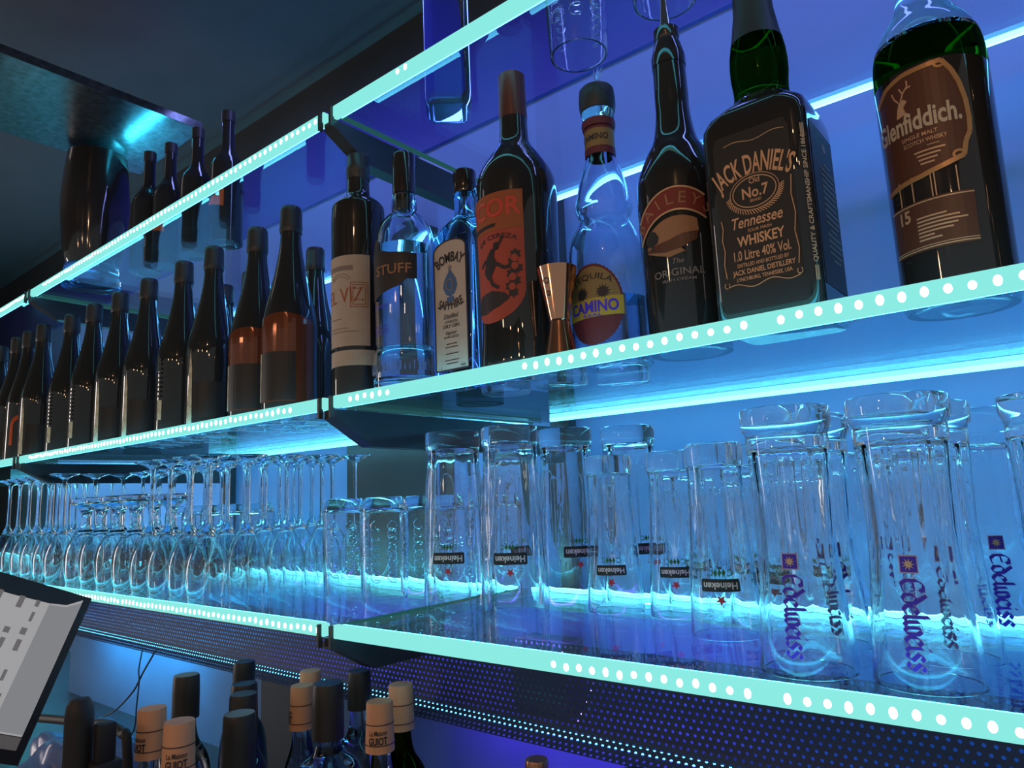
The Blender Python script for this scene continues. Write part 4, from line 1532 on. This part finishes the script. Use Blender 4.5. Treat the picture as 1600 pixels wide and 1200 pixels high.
for x, y, kd, lab in TOPB:
    t = thing('spirit_bottle', lab, 'bottle', x, y, TOP3, 0, 'dark bottles on the top shelf')
    pr = smooth_profile([(.034, 0), (.036, .005), (.036, .16), (.032, .19), (.016, .22), (.0135, .25), (.013, .29)], 5)
    finish('bottle_body', lathe(solid(pr), 40), M['dark_glass'], t)
    finish('screw_cap', lathe([(0, .2902), (.0145, .2902), (.0145, .315), (0, .316)], 32), M['black_cap'], t)
    mp = cyl_map(.036, -80, pr)
    if kd == 'orange':
        bm = bmesh.new()
        add_poly(bm, [(-.020, .085), (.026, .075), (.026, .135), (.016, .110)], mp, step=.006)
        finish('front_label', bm, M['bright_orange'], t, False)

# ------------------------------------------------------------------ the counter niche below
def low_bottle(label, x, y, ztop, cap, r_cap, h_cap, glass_m, shoulder=.075, body=.038, group=None, text=False, rz=None):
    """a bottle standing on the counter, dimensioned down from its cap"""
    t = thing('spirit_bottle', label, 'bottle', x, y, CT, face_cam(x, y) - .25 if rz is None else rz, group)
    zt = ztop - CT
    zc = zt - h_cap
    rn = r_cap * .80
    pr = smooth_profile([(body - .002, 0), (body, .005), (body, max(zc - shoulder - .05, .08)), (body * .86, zc - shoulder * .8), (rn * 1.35, zc - shoulder * .42), (rn * 1.05, zc - shoulder * .18), (rn, zc - .0005)], 5)
    finish('bottle_body', lathe(solid(pr), 40), glass_m, t)
    if cap == 'cream':
        finish('capsule', lathe([(0, zc), (r_cap * 1.10, zc), (r_cap * 1.04, zc + h_cap * .5), (r_cap, zt - .003), (r_cap * .96, zt - .0008), (0, zt)], 40), M['cap_cream'], t)
        cpp = [(r_cap * 1.10, zc), (r_cap * 1.04, zc + h_cap * .5), (r_cap, zt)]
        mp = cyl_map(r_cap * 1.05, -90, cpp)
        bm = bmesh.new()
        for z in (zc + .009, zc + h_cap * .56):
            for k in range(40):
                u0, u1 = r_cap * 1.05 * (2 * PI * k / 40 - PI), r_cap * 1.05 * (2 * PI * (k + 1) / 40 - PI)
                add_poly(bm, rect(u0, z, u1, z + .0010), mp)
        if text:
            add_text(bm, 'La Maison', .002, zc + h_cap * .37, h_cap * .10, mp, width=.021, rot=.03)
            add_text(bm, 'GUIOT', .002, zc + h_cap * .19, h_cap * .14, mp, width=.022, rot=.03, bold=.03)
        finish('capsule_print', bm, M['dark_print'], [c for c in t.children if c.name.startswith('capsule')][0], False)
    elif cap == 'black':
        finish('stopper', lathe([(0, zc), (r_cap * 1.04, zc), (r_cap * 1.04, zc + h_cap * .6), (r_cap, zt - .003), (r_cap * .93, zt), (0, zt)], 40), M['black_cap'], t)
    elif cap == 'copper':
        finish('screw_cap', lathe([(0, zc), (r_cap, zc), (r_cap, zc + .004), (r_cap * .96, zc + .005), (r_cap, zc + .006), (r_cap, zc + .014), (r_cap * .96, zc + .015), (r_cap, zc + .016), (r_cap, zt - .002), (r_cap * .94, zt), (0, zt)], 40), M['copper_cap'], t)
    else:
        finish('cork', lathe([(0, zc), (r_cap, zc), (r_cap, zt - .003), (r_cap * .88, zt), (0, zt)], 32), M['cork'], t)
    return t


CG = 'cream-capped bottles on the counter'
low_bottle('cream-capped bottle in front, its printed capsule nearest to the tablet', -.818, .403, -.232, 'cream', .0160, .056, M['clear_thick'], group=CG, text=True)
low_bottle('cream-capped bottle left of the front one, beside the thin cables', -.922, .420, -.238, 'cream', .0160, .056, M['clear_thick'], group=CG, text=True, rz=face_cam(-.922, .42) - 1.1)
low_bottle('cream-capped bottle left of the twin black stoppers', -.937, .642, -.263, 'cream', .0160, .060, M['clear_thick'], group=CG, text=True, rz=face_cam(-.937, .642) - 1.6, body=.029)
low_bottle('cream-capped bottle peeping out behind another cream cap', -.977, .685, -.256, 'cream', .0160, .056, M['clear_thick'], group=CG, rz=2.0, body=.027)
low_bottle('cream-capped bottle front right with printed capsule facing the camera', -.724, .609, -.247, 'cream', .0165, .058, M['clear_thick'], group=CG, text=True)
low_bottle('cream-capped bottle behind the front right cream cap', -.770, .685, -.2495, 'cream', .0165, .058, M['amber'], group=CG, rz=2.2)
BG = 'black-capped bottles on the counter'
low_bottle('black-capped clear bottle standing behind the two left cream caps', -1.041, .521, -.236, 'black', .0175, .058, M['clear_thick'], group=BG)
low_bottle('tall black-capped bottle at the back, against the fascia edge', -1.105, .648, -.250, 'black', .0165, .050, M['dark_glass'], group=BG)
low_bottle('black-capped dark bottle just in front of the rear black cap', -1.018, .598, -.262, 'black', .0185, .060, M['dark_glass'], group=BG)
low_bottle('black-capped bottle right of centre in the left black-cap cluster', -.955, .560, -.259, 'black', .0185, .070, M['clear_thick'], group=BG, body=.030)
low_bottle('black-capped amber bottle at the front of the left black-cap cluster', -.832, .483, -.247, 'black', .0185, .064, M['amber'], group=BG)
low_bottle('big black-stoppered decanter bottle between the cream caps', -.817, .600, -.236, 'black', .0200, .068, M['clear_thick'], group=BG, body=.046, shoulder=.05, rz=1.0)
low_bottle('black-capped clear bottle under the bracket', -.859, .685, -.243, 'black', .0160, .052, M['clear_thick'], group=BG)
low_bottle('black-capped bottle at the bottom right before the fascia', -.382, .640, -.272, 'black', .0150, .050, M['dark_glass'], group=BG)
low_bottle('bottle with a ribbed copper screw cap in front of the fascia', -.503, .640, -.283, 'copper', .0125, .040, M['dark_glass'])
low_bottle('corked bottle whose cork just shows at the bottom edge', -.369, .560, -.262, 'cork', .0150, .030, M['dark_glass'])

# tablet tilted on a dark stand, bottom left
e1 = Vector((.0218, -.0775, -.1733)).normalized()          # down the screen
e2 = Vector((-.00626, .1725, -.0779)).normalized()          # to the right of the screen
nn = e2.cross(-e1).normalized()
TR = Vector((-1.1315, .4132, -.1237 + H0))
t = bpy.data.objects.new('tablet', None)
COL.objects.link(t)
t.location = TR
tag(t, 'tilted tablet with a pale grey screen and thick black frame', 'tablet')
toward = nn if nn.dot(-TR + Vector((0, 0, H0))) > 0 else -nn
TW, TH = .270, .186


def tab(u, v, w):           # u left from the right edge, v down from the top, w towards the viewer
    return tuple(-e2 * u + e1 * v + toward * w)


def tab_poly(bm, pts, w0, w1):
    a = [bm.verts.new(tab(u, v, w0)) for u, v in pts]
    b = [bm.verts.new(tab(u, v, w1)) for u, v in pts]
    bm.faces.new(a); bm.faces.new(b[::-1])
    for k in range(len(a)):
        k2 = (k + 1) % len(a)
        bm.faces.new((a[k], a[k2], b[k2], b[k]))


bm = bmesh.new()
tab_poly(bm, [(-.011, -.006), (TW, -.002), (TW, TH + .022), (-.011, TH + .022)], -.016, -.0012)
finish('tablet_frame', bm, M['tablet_black'], t, False)
bm = bmesh.new()
tab_poly(bm, [(0, 0), (.018, .012), (.040, .016), (.09, .018), (TW - .012, .016), (TW - .012, TH - .010), (0, TH - .010)], -.001, 0)
sc = finish('screen', bm, M['screen'], t, False)
bm = bmesh.new()
tab_poly(bm, [(.0005, .004), (.018, .015), (.040, .018), (.040, TH - .012), (.0005, TH - .012)], .0001, .0004)
finish('side_panel', bm, M['screen_panel'], sc, False)
bm = bmesh.new()
random.seed(3)
for c, u in enumerate((.052, .072, .100, .130, .160)):
    v = .016
    while v < TH - .03:
        h = random.uniform(.006, .016)
        if random.random() < .75:
            w = random.uniform(.004, .0075)
            tab_poly(bm, [(u, v), (u + w, v), (u + w, v + h), (u, v + h)], .0001, .0004)
        v += h + random.uniform(.003, .010)
for k in range(4):
    for j in range(4):
        if (k * 3 + j * 5) % 4:
            tab_poly(bm, [(.046 + .0045 * k, .128 + .0045 * j), (.050 + .0045 * k, .128 + .0045 * j), (.050 + .0045 * k, .132 + .0045 * j), (.046 + .0045 * k, .132 + .0045 * j)], .0001, .0004)
finish('screen_text', bm, M['screen_ink'], sc, False)
bm = bmesh.new()
tab_poly(bm, [(.044, .158), (.054, .158), (.054, .166), (.044, .166)], .0001, .0004)
finish('green_key', bm, M['screen_green'], sc, False)
bm = bmesh.new()
tab_poly(bm, [(0, TH - .009), (TW - .012, TH - .009), (TW - .012, TH + .006), (0, TH + .006)], -.001, .0006)
finish('lower_bezel', bm, M['bezel'], t, False)
bm = bmesh.new()
c0 = Vector(tab(.13, .10, -.016))
tube_bm(bm, [c0, c0 - toward * .05 + Vector((0, 0, -.12)), Vector((c0.x - toward.x * .06, c0.y - toward.y * .06, CT + H0 - TR.z))], .014, 16)
finish('stand_post', bm, M['tablet_black'], t)
bm = bmesh.new()
bmesh.ops.create_cone(bm, cap_ends=True, segments=32, radius1=.07, radius2=.065, depth=.012, matrix=Matrix.Translation((c0.x - toward.x * .06, c0.y - toward.y * .06, CT + H0 - TR.z + .006)))
finish('stand_foot', bm, M['tablet_black'], t)

# black handset in its cradle, cables, plastic bag
t = thing('handset', 'black rounded upright handset standing in a cradle beside the tablet', 'handset', -.930, .342, CT)
finish('handle', lathe([(0, .001), (.0170, .001), (.0155, .20), (.0145, .29), (.0150, .330), (.0138, .342), (.0095, .349), (0, .351)], 32), M['rubber'], t)
bm = bmesh.new()
box_bm(bm, .012, .010, .28, .030, .030, .322, .003)
box_bm(bm, .010, .006, .0, .036, .036, .282, .004)
finish('cradle', bm, M['rubber'], t)
cb1 = tag(finish('power_cable', tube_bm(bmesh.new(), spline([(-1.417, .46, -.338 + H0), (-1.338, .46, -.328 + H0), (-1.28, .46, -.321 + H0), (-1.2, .46, -.312 + H0), (-1.139, .46, -.304 + H0), (-1.098, .46, -.309 + H0), (-1.080, .46, -.330 + H0), (-1.075, .47, CT + .006 + H0)]), .0065, 10), M['rubber']),
           'thick black cable arching behind the handset', 'cable')
cb2 = tag(finish('thin_wire', tube_bm(bmesh.new(), spline([(-1.706, .752, -.303 + H0), (-1.696, .74, -.349 + H0), (-1.681, .735, -.374 + H0), (-1.677, .73, -.421 + H0), (-1.687, .73, -.475 + H0), (-1.752, .73, -.513 + H0), (-1.84, .73, CT + .002 + H0)]), .0017, 6), M['cable']),
           'thin wire hanging nearly straight from the fascia, then curving left', 'cable')
cb3 = tag(finish('thin_wire', tube_bm(bmesh.new(), spline([(-1.640, .752, -.303 + H0), (-1.673, .74, -.353 + H0), (-1.72, .74, -.4 + H0), (-1.809, .74, -.454 + H0), (-1.894, .74, -.489 + H0), (-1.96, .74, CT + .002 + H0)]), .0020, 6), M['cable']),
           'thin wire hanging from the fascia and sweeping left across the other', 'cable')
bm = bmesh.new()
bmesh.ops.create_icosphere(bm, subdivisions=5, radius=1.0)
for v in bm.verts:
    c = v.co.copy()
    n = 1 + .10 * math.sin(c.x * 5 + 1.3 * math.sin(c.y * 7)) + .07 * math.sin(c.y * 9 + c.z * 6) + .04 * math.sin(c.x * 17 + c.z * 13)
    v.co = Vector((c.x * .15 * n, c.y * .11 * n, max(c.z * .10 * n, -.062)))
    v.co += Vector((-1.50, .56, CT + .0622 + H0))
tag(finish('plastic_bag', bm, M['bag'], None, True, 80), 'crumpled blue-lit plastic bag on the counter beneath the tablet', 'bag')
